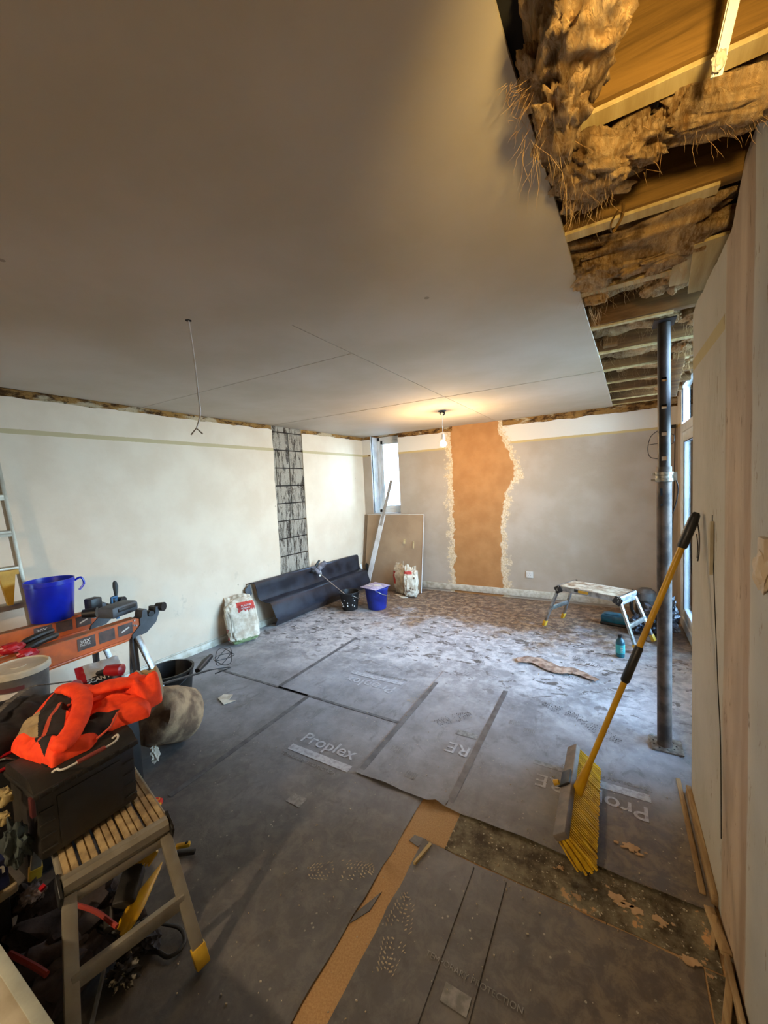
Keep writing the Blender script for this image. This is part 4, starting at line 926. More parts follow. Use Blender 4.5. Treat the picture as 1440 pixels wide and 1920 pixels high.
# =================================================================== LEFT HAND CLUTTER
# ---- ladder
t = thing('step_ladder', 'aluminium ladder leaning on the left wall behind the blue bucket', 'ladder', (-3.42, .85, .006))
def lp(z, s): return Vector((-3.36 - .10 * z, (1.075 - .052 * z) if s else (.60 + .05 * z), z + .006))
for s in (0, 1): part('stile', B().bar(lp(0, s), lp(2.05, s), .024, .060, up=(1, 0, 0), bev=.003), ALUD, t)
for k in range(7):
    z = .18 + .24 * k + .01; a = lp(z, 0); b_ = lp(z, 1); part('tread', B().box((a + b_) / 2, (.085, (b_ - a).length - .02, .022), bev=.004).box((a + b_) / 2 + Vector((.035, 0, -.012)), (.012, (b_ - a).length - .02, .03)), ALUD, t)
solo('yellow_wedge', B().prism([(.885, 1.13), (.965, 1.13), (.94, .93), (.915, .93)], -3.40, -3.37, 'x').bb(-3.41, -3.36, .87, .98, 1.125, 1.155), YELD, 'yellow tapered plastic piece hooked inside the ladder between two rungs', 'bracket')

# ---- sawhorses
def sawhorse(label):
    t = thing('sawhorse', label, 'sawhorse', (0, 0, 0), 'orange folding sawhorses')
    body = [(-.15, .676), (.65, .676), (.72, .752), (.72, .79), (.70, .80), (-.15, .80)]
    part('beam', B().prism(body, -.028, .028, 'x'), ORG, t, smooth=0)
    part('top_lip', B().bb(-.030, .031, -.15, .70, .799, .803, bev=.001), mat('worn_top', (120, 84, 50), (170, 90, 36), .6, scale=9), t, smooth=0)
    part('lower_lip', B().bb(.02, .040, -.14, .64, .672, .688, bev=.004), ORG, t)
    for a, b_ in ((.36, .455), (.475, .565), (.585, .675)):
        p = part('side_panel', B().prism([(a, .715), (b_, .715), (b_, .785), (a, .785)], .0275, .030, 'x'), mat('printed_dark_panel', (92, 70, 58), (60, 48, 42), .4, scale=20), t, smooth=0)
        if a < .4:
            f = lambda z: Matrix.Translation((.0312, a + .012, z)) @ Matrix(((0, 0, 1, 0), (1, 0, 0, 0), (0, 1, 0, 0), (0, 0, 0, 1)))
            lettering('panel_word', '30X', .030, WHT, f(.752), t, sx=1.1, bold=.0006); lettering('panel_word', 'FASTER', .016, WHT, f(.737), t, sx=1.05)
        elif a > .5: part('drill_picture', B().prism([(a + .02, .735), (a + .07, .755), (a + .065, .762), (a + .02, .745)], .030, .0315, 'x'), WHT, p, smooth=0)
    for k, (y, z) in enumerate(((.695, .758), (.708, .752), (.70, .79))): part('rivet', B().cyl((.028, y - .01, z), (.034, y - .01, z), .006, seg=10), ALU, t)
    part('end_bracket', B().prism([(.665, .675), (.76, .685), (.83, .735), (.855, .79), (.86, .835), (.835, .835), (.83, .795), (.80, .78), (.775, .79), (.772, .84), (.745, .84), (.735, .795), (.722, .79), (.722, .75), (.665, .70)], -.040, .036, 'x'), GRYP, t, smooth=0)
    part('clamp_knob', B().cyl((.0, .865, .825), (.05, .885, .825), .026, .030, 14).cyl((-.03, .80, .80), (.04, .80, .80), .02, seg=12), BLKP, t, kind='stuff')
    for s in (-1, 1):
        for y, oy in ((-.09, -.09), (.70, .10)):
            part('leg', B().bar((s * .02, y, .70), (s * .26, y + oy, .012), .034, .020, up=(s, 0, 0), bev=.003), ALU, t)
    for y in (-.08, .69):
        part('post', B().bar((0, y, .69), (0, y + .01, .10), .032, .032, bev=.003), GRYP, t)
        for s in (-1, 1): part('leg_brace', B().cyl((s * .01, y, .68), (s * .16, y + (.06 if y > .4 else -.06), .30), .006, seg=8), BLKP, t)
    return t
sh = sawhorse('orange folding sawhorse nearer the camera with a dark grey end bracket'); sh.location = (-2.657, .633, .004); sh.rotation_euler.z = R(5)
dup(sh, (-3.20, .605, .004), 0, 'orange folding sawhorse by the wall carrying the upright blue bucket')

bt, _ = bucket('clean bright blue bucket standing on the rear orange sawhorse', (-3.22, 1.085), .112, .130, .265, BLUE, z0=.809, handle='side', hz=R(72), lip=.003)
t = thing('trigger_clamp', 'blue bar clamp with a grey handle standing upright on the sawhorse end', 'clamp', (-3.17, 1.455, .80))
part('bar', B().bb(-3.175, -3.168, 1.44, 1.46, .70, .90).box((-3.17, 1.435, .865), (.016, .03, .018), bev=.004).bb(-3.178, -3.162, 1.412, 1.425, .80, .872, bev=.003), mat('clamp_blue', (30, 96, 138), (22, 76, 112), .45), t)
part('grip', B().tube([(-3.172, 1.45, .875), (-3.172, 1.452, .90), (-3.172, 1.452, .945), (-3.172, 1.45, .975), (-3.172, 1.45, .985)], [.010, .014, .018, .013, .004], 12), mat('clamp_grip', (60, 70, 68), (40, 46, 46), .6), t)
t = thing('cordless_tool', 'dark grey cordless tool lying across both sawhorses near their right ends', 'power tool', (-2.92, 1.30, .81))
part('tool_body', B().box((-2.85, 1.31, .852), (.13, .20, .075), (0, 0, .3), bev=.02), GRYP, t); part('tool_nose', B().cyl((-2.93, 1.22, .85), (-2.98, 1.16, .85), .034, .028, 16), BLKP, t); part('tool_battery', B().box((-3.02, 1.24, .885), (.07, .075, .09), (0, 0, .2), bev=.008), BLKP, t); part('side_stripe', B().box((-2.785, 1.335, .862), (.006, .13, .022), (0, 0, .3), bev=.002), BLKD, t)
t = thing('red_handled_tool', 'red and black gripped hand tool lying on the near sawhorse far left', 'hand tool', (-2.72, .80, .812))
part('red_jaw', B().blob((-2.70, .73, .835), (.035, .06, .030), 3, .3, 3).blob((-2.64, .77, .80), (.03, .05, .03), 3, .3, 3), RED, t, kind='stuff'); 
for a in (0, .055): part('grip', B().tube(smoothpts([(-2.74 + a, .78, .835 - a * .3), (-2.75 + a, .86, .85 - a * .3), (-2.77 + a, .93, .852 - a * .3)], 4), [.012] + [.018] * 7 + [.01], 10), BLKD, t)

# ---- black case with things piled on it
t = thing('storage_case', 'low black storage case buried under the tub, gloves and packaging', 'case', (-2.42, .74, .005))
part('case_body', B().bb(-2.62, -2.10, .54, 1.02, .006, .52, bev=.02), BLKP, t); part('case_lid', B().bb(-2.63, -2.08, .53, 1.04, .52, .56, bev=.012), BLKD, t)
t = thing('plastic_tub', 'round grey tub with a cream snap-on lid and a white label', 'tub', (-2.50, .69, .561))
part('tub_body', B().lathe([(0, .561), (.098, .562), (.103, .58), (.112, .78)], (-2.50, .69, 0), 36), mat('grey_tub', (108, 102, 94), (80, 74, 68), .4), t)
part('lid', B().lathe([(.113, .768), (.121, .772), (.121, .795), (.113, .802), (.108, .795), (.03, .796), (.028, .799), (.0, .799)], (-2.50, .69, 0), 36, cap0=False), mat('cream_lid', (198, 188, 166), (170, 160, 138), .4), t)
part('label', B().grid(lambda u, v: Vector((-2.50 + .1105 * math.cos(-1.15 + u * .8), .69 + .1105 * math.sin(-1.15 + u * .8), .61 + .10 * v)), 8, 2), WHT, t); part('label_band', B().grid(lambda u, v: Vector((-2.50 + .1115 * math.cos(-1.25 + u * 1.1), .69 + .1115 * math.sin(-1.25 + u * 1.1), .715 + .02 * v)), 8, 1), mat('maroon_band', (92, 40, 40), rough=.6), t)
def drape(c, pts, z0, H, ridge, nseed, angs, nr=60, na=160, thick=0, side=.004):
    """mound over a footprint polygon, with directed folds"""
    c = Vector(c); poly = [Vector(p) for p in pts]
    def radius(a):
        d = Vector((math.cos(a), math.sin(a))); best = .01
        for p, q in zip(poly, poly[1:] + poly[:1]):
            e = q - p; den = d.x * e.y - d.y * e.x
            if abs(den) < 1e-9: continue
            w = p - Vector((c.x, c.y)); tt = (w.x * e.y - w.y * e.x) / den; uu = (w.x * d.y - w.y * d.x) / den
            if tt > 0 and -.001 <= uu <= 1.001: best = max(best, tt)
        return best
    rad = [radius(2 * math.pi * k / na) for k in range(na)]
    rad = [(rad[k - 1] + 2 * rad[k] + rad[(k + 1) % na]) / 4 for k in range(na)]
    b = B(); bm = b.bm; rings = []
    for i in range(1, nr + 1):
        f = i / nr; ring = []
        for k in range(na):
            a = 2 * math.pi * k / na; x = c.x + math.cos(a) * rad[k] * f; y = c.y + math.sin(a) * rad[k] * f
            n = noise.fractal(Vector((x * 7, y * 7, nseed)), .9, 2.1, 3)
            h = 0
            for (dx, dy, fr, am) in angs: h += am * (1 - abs(math.sin((x * dx + y * dy) * fr + n * 1.6)) * 1.4)
            h += ridge * n; z = z0 + H * math.sqrt(max(0, 1 - f ** 6)) * (1 + h)
            ring.append(bm.verts.new((x, y, max(z, z0))))
        rings.append(ring)
    cv = bm.verts.new((c.x, c.y, sum(v.co.z for v in rings[0]) / na))
    for k in range(na): bm.faces.new((cv, rings[0][k], rings[0][(k + 1) % na]))
    for i in range(nr - 1):
        for k in range(na): bm.faces.new((rings[i][k], rings[i + 1][k], rings[i + 1][(k + 1) % na], rings[i][(k + 1) % na]))
    bot = [bm.verts.new((v.co.x, v.co.y, z0 - side)) for v in rings[-1]]
    for k in range(na): bm.faces.new((rings[-1][k], bot[k], bot[(k + 1) % na], rings[-1][(k + 1) % na]))
    bm.faces.new(bot); return b
def inpoly(p, poly):
    r = False; j = len(poly) - 1
    for i in range(len(poly)):
        if (poly[i][1] > p.y) != (poly[j][1] > p.y) and p.x < (poly[j][0] - poly[i][0]) * (p.y - poly[i][1]) / (poly[j][1] - poly[i][1]) + poly[i][0]: r = not r
        j = i
    return r
def near(p, line, w):
    for a, q in zip(line, line[1:]):
        a = Vector(a); q = Vector(q); e = q - a; u = max(0, min(1, (Vector((p.x, p.y)) - a).dot(e) / e.length_squared))
        if (Vector((p.x, p.y)) - a - e * u).length < w: return True
    return False
JOR = mat('hi_vis_orange_cloth', (255, 74, 18), (236, 58, 10), .8, scale=30, bump=.3, bs=300, bd=.001); JBK = mat('black_cloth', (38, 30, 30), (26, 20, 20), .9, scale=30, bump=.3, bs=200, bd=.001); JBG = mat('beige_reflective_tape', (176, 152, 112), (150, 128, 92), .5, scale=20, bump=.3, bs=80); JZP = mat('salmon_zip', (216, 84, 54), rough=.6)
t = thing('hi_vis_jacket', 'crumpled bright orange work jacket with beige reflective bands lying on the toolbox', 'jacket', (-1.72, .62, .745))
ol = [(-1.785, .45), (-1.934, .543), (-2.032, .67), (-1.995, .761), (-1.87, .83), (-1.879, .889), (-1.788, .91), (-1.646, .852), (-1.552, .787), (-1.582, .701), (-1.582, .639), (-1.542, .582), (-1.55, .517), (-1.544, .48), (-1.605, .469), (-1.694, .454)]
o = part('body', drape((-1.74, .64), ol, .742, .055, .45, 2., [(.55, -.84, 24, .22), (.9, .4, 15, .16)], 110, 300), [JOR, JBK, JBG, JZP], t, smooth=80)
P_blk = [(-1.689, .487), (-1.899, .572), (-1.965, .655), (-1.846, .654), (-1.67, .562), (-1.588, .477)]
P_bl = [(-1.80, .47), (-1.94, .545), (-1.90, .572), (-1.705, .50)]
P_b2 = [(-1.579, .573), (-1.667, .634), (-1.614, .717), (-1.57, .639)]
P_br = [(-1.83, .81), (-1.845, .885), (-1.737, .892), (-1.64, .855), (-1.731, .835)]
paint(o, 1, lambda p, n: inpoly(p, P_blk) or inpoly(p, P_b2)); paint(o, 2, lambda p, n: inpoly(p, P_bl) or inpoly(p, P_br)); paint(o, 3, lambda p, n: near(p, [(-1.666, .489), (-1.756, .554), (-1.827, .635)], .006))
o = part('sleeve', B().tube(smoothpts([(-1.98, .68, .80), (-1.88, .66, .84), (-1.78, .665, .835), (-1.68, .62, .82), (-1.60, .56, .80), (-1.555, .50, .785)], 8), [.02] + [.032 + .006 * noise.noise(Vector((k * .25, 1, 0))) for k in range(39)] + [.02], 20, flat=.6), JOR, t, smooth=80)
part('sleeve', B().tube(smoothpts([(-1.80, .66, .82), (-1.76, .74, .835), (-1.73, .80, .83), (-1.70, .86, .82)], 8), [.025] + [.036 + .008 * noise.noise(Vector((k * .3, 4, 0))) for k in range(23)] + [.03], 20, flat=.6), JOR, t, smooth=80)
hl = part('hood_lump', drape((-1.71, .855), [(-1.80, .90), (-1.70, .93), (-1.61, .87), (-1.60, .80), (-1.70, .78), (-1.81, .82)], .745, .095, .5, 7., [(.5, .8, 30, .25)], 30, 90), [JOR, JBG], t, smooth=80)
paint(hl, 1, lambda p, n: inpoly(p, [(-1.86, .80), (-1.86, .95), (-1.60, .95), (-1.62, .885), (-1.72, .87), (-1.80, .83)]) and p.x > -1.79)
part('drawcord', B().tube(smoothpts([(-1.60, .70, .79), (-1.565, .66, .77), (-1.555, .61, .755)], 5), .004, 6), JZP, t)

# ---- toolbox
t = thing('toolbox', 'black ribbed plastic toolbox with a wire handle standing on the near platform', 'toolbox', (-1.625, .567, .478))
part('box_body', B().bb(-1.735, -1.520, .425, .710, .478, .685, bev=.012), BLKD, t)
for k in range(4):
    for y0 in (.430, .668): part('rib', B().box((-1.519, y0 + .018, .51 + k * .042), (.008, .038, .006), bev=.002), BLKD, t)
part('front_recess', B().bb(-1.5195, -1.516, .475, .66, .50, .66, bev=.002), BLKP, t)
part('lid_rim', B().bb(-1.745, -1.505, .415, .720, .685, .705, bev=.006), BLKD, t)
for k in range(9): part('rim_notch', B().bb(-1.507, -1.501, .430 + k * .032, .446 + k * .032, .688, .702, bev=.001), BLKP, t)
part('lid', B().prism([(-1.74, .703), (-1.51, .703), (-1.535, .732), (-1.56, .741), (-1.70, .741), (-1.73, .73)], .42, .715, 'y'), BLKD, t)
part('lid_ledge', B().bb(-1.70, -1.565, .47, .665, .740, .745, bev=.002), BLKP, t)
part('latch', B().box((-1.516, .415, .67), (.02, .012, .06), bev=.003), mat('dull_red_latch', (84, 28, 26), rough=.5), t)
hw = [(-1.530, .475, .735), (-1.503, .478, .752), (-1.492, .482, .750), (-1.487, .50, .748), (-1.487, .56, .748), (-1.487, .62, .748), (-1.492, .645, .752), (-1.51, .655, .757), (-1.540, .652, .738)]
part('wire_handle', B().tube(smoothpts(hw, 5), .0035, 8), WHT, t); part('red_grip', B().cyl((-1.487, .525, .748), (-1.487, .605, .748), .007, seg=12), mat('faded_red_grip', (140, 58, 46), rough=.6), t)

t = thing('tool_tray', 'black open tool tray with thin red edging behind the toolbox', 'tray', (-1.87, .50, .478))
part('tray_shell', B().bb(-1.98, -1.75, .30, .72, .478, .70, bev=.01), BLKP, t)
for x in (-1.755, -1.85): part('red_edge', B().tube([(x, .30, .705), (x, .715, .705)], .006, 8), RED, t)
part('red_edge', B().tube([(-1.98, .715, .70), (-1.755, .715, .705)], .005, 8), RED, t); part('wire_bail', B().tube([(-1.85, .40, .705), (-1.76, .43, .735), (-1.755, .47, .705)], .003, 6), ALU, t)
solo('shoulder_bag', drape((-2.02, .50), [(-2.2, .33), (-2.2, .62), (-2.08, .72), (-1.90, .60), (-1.84, .42), (-1.90, .30)], .71, .075, .4, 3., [(.6, .8, 14, .2)], 30, 90), JBK, 'black fabric bag slumped left of the orange jacket', 'bag')
solo('webbing_strap', B().tube(smoothpts([(-1.90, .40, .79), (-2.02, .50, .81), (-2.15, .62, .80), (-2.20, .72, .76), (-2.26, .80, .72)], 6), .012, 8, flat=.25), mat('grey_webbing', (120, 110, 96), (60, 54, 48), .8, scale=60), 'narrow grey webbing strap curling over the black fabric bag', 'strap')

# packaging, handles, gloves
PKG = mat('glossy_packaging_film', (196, 196, 192), (150, 150, 148), .25, scale=10, bump=.5, bs=30)
t = thing('packaging_bag', 'crumpled white and black plastic packaging with white lettering by the tub', 'packaging', (-2.36, .95, .561))
fr = frame((-2.27, .85, .60), (.04, .25, 0), (-.16, 0, .18)) @ Matrix.Diagonal((.80, .72, .8, 1))
def pk(u, v):
    p = fr @ Vector(((u) * .24, v * .24, .014 * noise.noise(Vector((u * 5, v * 5, 1))) + .02 * math.sin(u * 3.1) * math.sin(v * 3.1)))
    return p
b = B(); b.grid(pk, 40, 40, .006); o = part('film', b, [PKG, BLKP, RED], t, smooth=60)
fi = fr.inverted()
paint(o, 1, lambda p, n: (lambda q: .05 < q.y < .135 + .2 * (q.x - .1) and q.x < .22)(fi @ p)); paint(o, 2, lambda p, n: (lambda q: q.x < .04 and q.y > .10)(fi @ p))
lettering('packet_word', 'SCAN IT', .038, WHT, fr @ Matrix.Translation((.035, .085, .030)), t, bold=.001)
for lab, c, a in (('glossy red rounded handle on the packaging right of the tub', (-2.24, .985, .70), .5), ('darker red rounded handle lying in front of the tub', (-2.20, .80, .70), -.4)):
    t = thing('hand_tool', lab, 'hand tool', c); c = Vector(c); d = Vector((math.cos(a) * .04, math.sin(a) * .04, .0))
    part('grip', B().tube([c - d * 1.1, c - d, c, c + d, c + d * 1.25], [.012, .026, .030, .030, .014], 16), RED, t); part('shank', B().tube([c - d * 1.1, c - d * 2.6 + Vector((0, 0, -.02))], [.010, .012], 10), BLKP, t)
t = thing('work_gloves', 'pair of crumpled dark work gloves behind the orange jacket', 'gloves', (-2.16, .92, .561))
for i, (c, r) in enumerate((((-2.17, .84, .62), .3), ((-2.16, .99, .63), -.5))):
    b = B(); b.blob(c, (.055, .075, .035), 4, .6, 2.4, rot=(0, 0, r), seed=i)
    for f in range(4): b.tube(smoothpts([(c[0] - .03 + f * .02, c[1] + .05, c[2]), (c[0] - .035 + f * .024, c[1] + .085, c[2] + .012), (c[0] - .03 + f * .022, c[1] + .115 - .01 * (f % 2), c[2] - .005)], 3), [.014] * 5 + [.011, .006], 8)
    b.tube([(c[0] + .05, c[1] - .0, c[2]), (c[0] + .07, c[1] + .03, c[2] + .01), (c[0] + .072, c[1] + .06, c[2])], [.016, .014, .008], 8)
    part('glove', b, mat('dark_leather', (50, 42, 38), (28, 24, 22), .6, scale=20, bump=.5), t, smooth=60)

# ---- mixing bucket, whisk, burlap
tb2, _ = bucket('large black mixing bucket with a scuffed rim on the floor beside the sawhorses', (-2.80, 1.58), .125, .158, .33, BLKD, lip=.010, hm=BLKP, hz=R(200))
part('dried_residue', B().lathe([(0, .05), (.126, .05)], (-2.80, 1.58, 0), 30, cap0=False), mat('bucket_residue', (96, 78, 52), (40, 34, 26), .9, scale=14), tb2)
t = thing('mixing_paddle', 'black paddle mixer rod with wire loops resting across the black mixing bucket', 'mixer', (-2.45, 1.6, .30))
part('rod', B().cyl((-1.78, .84, .755), (-2.50, 1.70, .335), .0065, seg=8), BLKP, t)
part('motor_end', B().tube([(-2.52, 1.62, .36), (-2.58, 1.72, .37), (-2.62, 1.80, .375)], [.018, .026, .018], 12), BLKP, t)
b = B()
for k in range(6):
    a = k * math.pi / 3; u = Vector((.75 * math.cos(a) * .06, .5 * math.cos(a) * .05, math.sin(a) * .06))
    e0, e1 = Vector((-2.54, 1.78, .36)), Vector((-2.62, 1.98, .33)); b.tube(smoothpts([e0, e0.lerp(e1, .3) + u, e0.lerp(e1, .7) + u * 1.1, e1], 6), .003, 6)
part('wire_loops', b, BLKP, t, kind='stuff')
part('mixer_cord', B().tube(smoothpts([(-2.50, 1.70, .335), (-2.50, 1.82, .30), (-2.46, 1.84, .30), (-2.50, 1.74, .29)], 5), .004, 6), BLKP, t)
BUR = mat('muddy_sack_cloth', (164, 134, 98), (96, 72, 50), .9, scale=9, bump=.6, bs=60)
t = thing('burlap_roll', 'stout muddy brown sack roll on the floor in front of the black mixing bucket', 'sack', (-2.42, 1.34, .006))
b = B(); b.lathe([(0, -.17), (.10, -.172), (.145, -.16), (.160, -.12), (.165, 0), (.160, .13), (.14, .165), (.09, .17), (0, .165)], seg=48, cap0=False)
for v in b.bm.verts: v.co *= 1 + .10 * noise.fractal(v.co * 7, .9, 2.1, 4)
b.xf(Matrix.Translation((-2.42, 1.335, .165)) @ Euler((R(62), 0, R(20))).to_matrix().to_4x4())
zmin = min(v.co.z for v in b.bm.verts)
for v in b.bm.verts: v.co.z -= zmin - .007
part('roll', b, BUR, t, smooth=70)
part('torn_edge', B().blob((-2.30, 1.18, .10), (.02, .03, .05), 3, .6), PAPER, t)
solo('white_paper_tear', B().prism([(-3.02 + .35, 1.92), (-2.60, 1.95), (-2.56, 1.88), (-2.50, 1.90), (-2.54, 1.82), (-2.66, 1.86)], .0055, .009), PAPER, 'small torn white paper piece on the floor right of the mixing bucket', 'paper', smooth=0)
solo('red_yellow_packet', B().box((-2.03, 1.02, .02), (.05, .06, .03), (.2, .1, .4), bev=.006), mat('red_yellow_print', (200, 40, 30), (226, 170, 30), .4, scale=22, lo=.48, hi=.52), 'small red and yellow packet on the floor behind the toolbox corner', 'packet')
t = thing('utility_knife', 'yellow and black utility knife pair lying on the floor by the platform leg', 'knife', (-1.67, .94, .005))
part('yellow_body', B().bar((-1.70, .925, .022), (-1.655, .965, .022), .020, .016, bev=.004), YEL, t); part('black_body', B().bar((-1.68, .90, .018), (-1.605, .955, .018), .022, .016, bev=.004), BLKP, t); part('knife_slider', B().box((-1.665, .955, .033), (.008, .01, .006)), BLKP, t)

# ---- under the platform
t = thing('tool_bag', 'dark cloth tool bag with red piping slumped under the near platform', 'bag', (-1.58, .43, .006))
part('bag_body', B().blob((-1.60, .50, .13), (.16, .17, .125), 4, .4, 2, .6, seed=2), mat('dark_tool_cloth', (60, 48, 44), (36, 28, 26), .9, scale=10, bump=.5), t, smooth=60)
part('bag_flap', B().blob((-1.48, .43, .16), (.10, .11, .09), 4, .4, 2, .6, seed=4), mat('dark_tool_cloth_flap', (70, 58, 56), (44, 36, 34), .9, scale=10, bump=.5), t, smooth=60)
REDP = mat('red_orange_piping', (150, 44, 26), (124, 34, 20), .7)
part('red_piping', B().tube(smoothpts([(-1.57, .345, .24), (-1.50, .355, .25), (-1.43, .368, .252), (-1.395, .374, .25)], 5), .008, 8), REDP, t)
part('red_piping', B().tube(smoothpts([(-1.53, .50, .262), (-1.44, .52, .265), (-1.35, .535, .25)], 5), .007, 8), REDP, t)
t = thing('hand_brush', 'yellow bristled hand brush with a black back under the near platform', 'brush', (-1.48, .63, .20))
part('brush_back', B().bar((-1.53, .68, .225), (-1.43, .59, .215), .07, .045, bev=.01), BLKD, t)
b = B()
for k in range(7):
    for j in range(2): b.tube([(-1.545 + k * .011, .672 + k * .005, .24 + j * .01), (-1.53 + k * .012, .695 + k * .005, .285 + j * .004)], [.004, .006], 5)
part('bristles', b, YELD, t, kind='stuff'); part('brush_handle', B().tube([(-1.46, .56, .22), (-1.40, .53, .215)], [.014, .012], 10), BLKD, t)
t = thing('dustpan', 'bright yellow dustpan blade standing in the tool bag under the platform', 'dustpan', (-1.43, .64, .12))
part('pan', B().tube(smoothpts([(-1.375, .55, .19), (-1.395, .60, .205), (-1.43, .665, .21), (-1.47, .73, .205), (-1.49, .755, .20)], 6), [.012, .018, .023, .027, .029, .030, .030, .030, .029, .027, .025, .023, .021, .018, .016, .014, .012, .010, .008, .006, .005, .004, .003, .003, .002], 14, flat=.45), YEL, t)
part('pan_handle', B().cyl((-1.375, .55, .19), (-1.47, .53, .20), .010, seg=10), BLKD, t)
t = thing('strap_coil', 'dark strap looping over the floor right of the tool bag', 'strap', (-1.36, .68, .006))
part('loop', B().tube(smoothpts([(-1.50, .67, .05), (-1.43, .71, .03), (-1.37, .735, .02), (-1.325, .725, .012), (-1.312, .695, .012), (-1.33, .665, .012), (-1.38, .655, .012), (-1.43, .61, .02)], 6), .007, 8, flat=.6), BLKP, t)
part('pad', B().blob((-1.42, .66, .035), (.05, .035, .03), 3, .5), mat('slate_pad', (52, 52, 62), rough=.8), t)
t = thing('oily_rags', 'dark crumpled rags flecked with white plaster on the floor under the platform crossbar', 'rags', (-1.41, .56, .006))
part('rag', B().blob((-1.40, .56, .03), (.055, .05, .024), 4, .8, 2.5), mat('flecked_rag', (190, 180, 156), (38, 34, 30), .9, scale=38, lo=.52, hi=.6, bump=.6), t, smooth=60); part('rag', B().blob((-1.44, .60, .035), (.04, .05, .028), 4, .8, 2.5, seed=4), mat('dark_rag', (48, 42, 40), (26, 22, 22), .9, scale=20, bump=.6), t, smooth=60)
solo('pale_metal_bar', B().bar((-1.33, .43, .02), (-1.42, .53, .12), .008, .014), ALU, 'thin pale metal bar leaning out of the tool bag behind the near platform leg', 'bar')
t = thing('paper_cups', 'crumpled pale cups and wrapping tucked left of the tool bag', 'cups', (-1.70, .44, .20))
part('cup', B().blob((-1.68, .435, .285), (.03, .035, .025), 4, .5, 2.5), mat('pale_lilac_wrap', (176, 164, 160), (120, 108, 104), .5, bump=.4), t, smooth=60); part('brown_wrap', B().blob((-1.74, .44, .24), (.055, .05, .05), 4, .5, 2), mat('brown_wrap', (86, 68, 52), (54, 42, 32), .8, bump=.4), t, smooth=60); part('red_tag', B().box((-1.65, .455, .305), (.014, .016, .01), (.3, .2, .1)), RED, t)

# left edge
t = thing('navy_box', 'navy blue box with white lettering at the left edge beside the toolbox', 'box', (-1.80, .36, .36))
part('carton', B().bb(-1.90, -1.665, .25, .385, .375, .47, bev=.004), mat('navy_carton', (24, 34, 74), (16, 24, 56), .5), t, smooth=0)
lettering('box_word', 'on', .05, WHT, frame((-1.662, .325, .43), (0, 1, 0), (0, 0, 1)), t, bold=.001)
solo('beige_board', B().bb(-1.95, -1.655, .16, .40, .345, .373, bev=.004), mat('beige_board', (158, 138, 104), (130, 110, 80), .7), 'beige board edge under the navy blue box at the left', 'board')
solo('stacked_crate', B().bb(-1.93, -1.70, .18, .39, .006, .343, bev=.01), BLKP, 'black crate under the beige board at the left edge', 'crate')
solo('sage_cloth', B().blob((-1.565, .385, .56), (.035, .035, .10), 4, .5, 2, rot=(.1, .25, 0)), mat('sage_cloth', (66, 76, 72), (40, 46, 44), .9, bump=.4), 'grey green cloth hanging down the left end of the toolbox', 'cloth')
solo('foam_block', B().blob((-1.60, .375, .70), (.03, .022, .025), 3, .3, 2, .6).blob((-1.575, .365, .65), (.02, .016, .018), 3, .3, 2, .6), mat('yellow_foam', (176, 156, 104), (140, 122, 78), .9), 'yellowish foam ends at the left side of the toolbox', 'foam')
t = thing('cream_panel', 'cream panel with a rounded edge standing at the bottom left corner', 'panel', (-1.3, .25, .006))
part('panel_board', B().bb(-2.0, -.98, .225, .285, .006, .45, bev=.012), mat('cream_panel_face', (170, 160, 138), (150, 140, 118), .6), t); part('edge_groove', B().bb(-2.0, -.978, .2225, .2265, .30, .42), BLKP, t, smooth=0); part('light_edge', B().bb(-2.0, -.99, .262, .287, .447, .4535, bev=.002), mat('sage_grey_edge', (158, 160, 146), rough=.6), t)

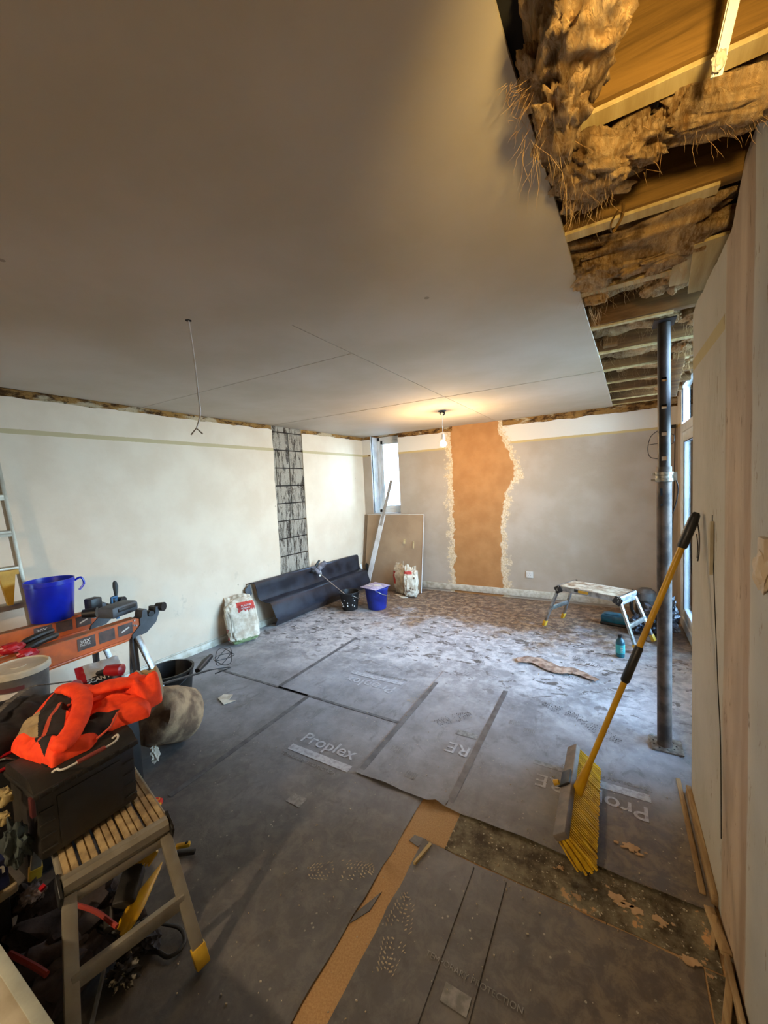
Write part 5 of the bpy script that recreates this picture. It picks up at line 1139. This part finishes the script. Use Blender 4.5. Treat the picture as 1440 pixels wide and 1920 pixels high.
# =================================================================== LAMPS
def bulb(name, loc, watts, col, label, cord=.33, rose=True, vis=True):
    x, y, z = loc; t = thing(name, label, 'light', (x, y, ZC if rose else z + cord))
    z1 = ZC if rose else z + cord
    part('ceiling_rose', B().cyl((x, y, z1), (x, y, z1 - .012), .045, .04, 20).tube(smoothpts([(x, y, z1 - .01), (x + .03, y, z1 - .03), (x + .01, y, z1 - .05)], 4), .008, 6).tube(smoothpts([(x, y, z1 - .01), (x - .03, y + .01, z1 - .02), (x - .02, y, z1 - .035)], 4), .006, 6), BLKP, t)
    part('flex', B().cyl((x, y, z1 - .03), (x, y, z + .10), .003, seg=6), WHT, t)
    part('lamp_holder', B().lathe([(.008, .115), (.017, .105), (.017, .07), (.026, .068), (.026, .05), (.02, .035), (.0, .035)], (x, y, z), 16), WHT, t)
    b = part('bulb', B().lathe([(0, -.040), (.018, -.036), (.031, -.021), (.035, 0), (.030, .018), (.016, .034), (.013, .04)], (x, y, z), 20, cap0=False), m_emit(name + '_glow', col, 60), t)
    b.visible_shadow = True
    l = bpy.data.lights.new('bulb_light', 'POINT'); l.energy = watts; l.color = col; l.shadow_soft_size = .035
    o = bpy.data.objects.new('bulb_light', l); COL.objects.link(o); o.location = (x, y, z - .078)
    return t
bulb('pendant_or_fill_bulb', (-1.63, 4.15, 2.03), 40, (1., .68, .36), 'bare lit bulb hanging on a flex from the ceiling before the orange plaster patch')
# work light on the right wall, aimed up at the open joists (just outside the frame)
wt = thing('work_light', 'small amber work light on a bracket high on the right wall', 'light', (.26, .34, 2.02))
wa = (Vector((.02, 1.12, 2.42)) - Vector((.24, .34, 2.04))).normalized()
part('lamp_head', B().tube([Vector((.24, .34, 2.04)) - wa * .07, Vector((.24, .34, 2.04)) - wa * .02, Vector((.24, .34, 2.04)) + wa * .01], [.03, .05, .06], 20), BLKP, wt)
part('lens', B().tube([Vector((.24, .34, 2.04)) + wa * .011, Vector((.24, .34, 2.04)) + wa * .013], [.055, .055], 20), m_emit('work_light_glow', (1., .62, .22), 8), wt)
part('bracket', B().bar((.24, .30, 2.02), (.312, .30, 2.0), .03, .01), BLKP, wt)
l = bpy.data.lights.new('work_light', 'SPOT'); l.energy = 36; l.color = (1., .70, .25); l.spot_size = R(82); l.spot_blend = .8; l.shadow_soft_size = .05
o = bpy.data.objects.new('work_light_beam', l); COL.objects.link(o); o.location = Vector((.24, .34, 2.04)) + wa * .02; o.rotation_euler = wa.to_track_quat('-Z', 'Y').to_euler()
tb_ = bulb('pendant_or_fill_bulb', (-1.4, -1.0, 1.80), 62, (1., .78, .52), 'added unseen fill lamp, built as a shaded pendant near the back wall', cord=.33)  # added fill lamp behind the camera, out of view
part('fill_light_cap', B().lathe([(.03, .10), (.05, .095), (.20, -.02), (.21, -.09), (.205, -.09), (.195, -.015), (.045, .085), (.03, .09)], (-1.4, -1.0, 1.80), 32, cap0=False), WHT, tb_)  # opaque cap added to keep the fill light off the ceiling
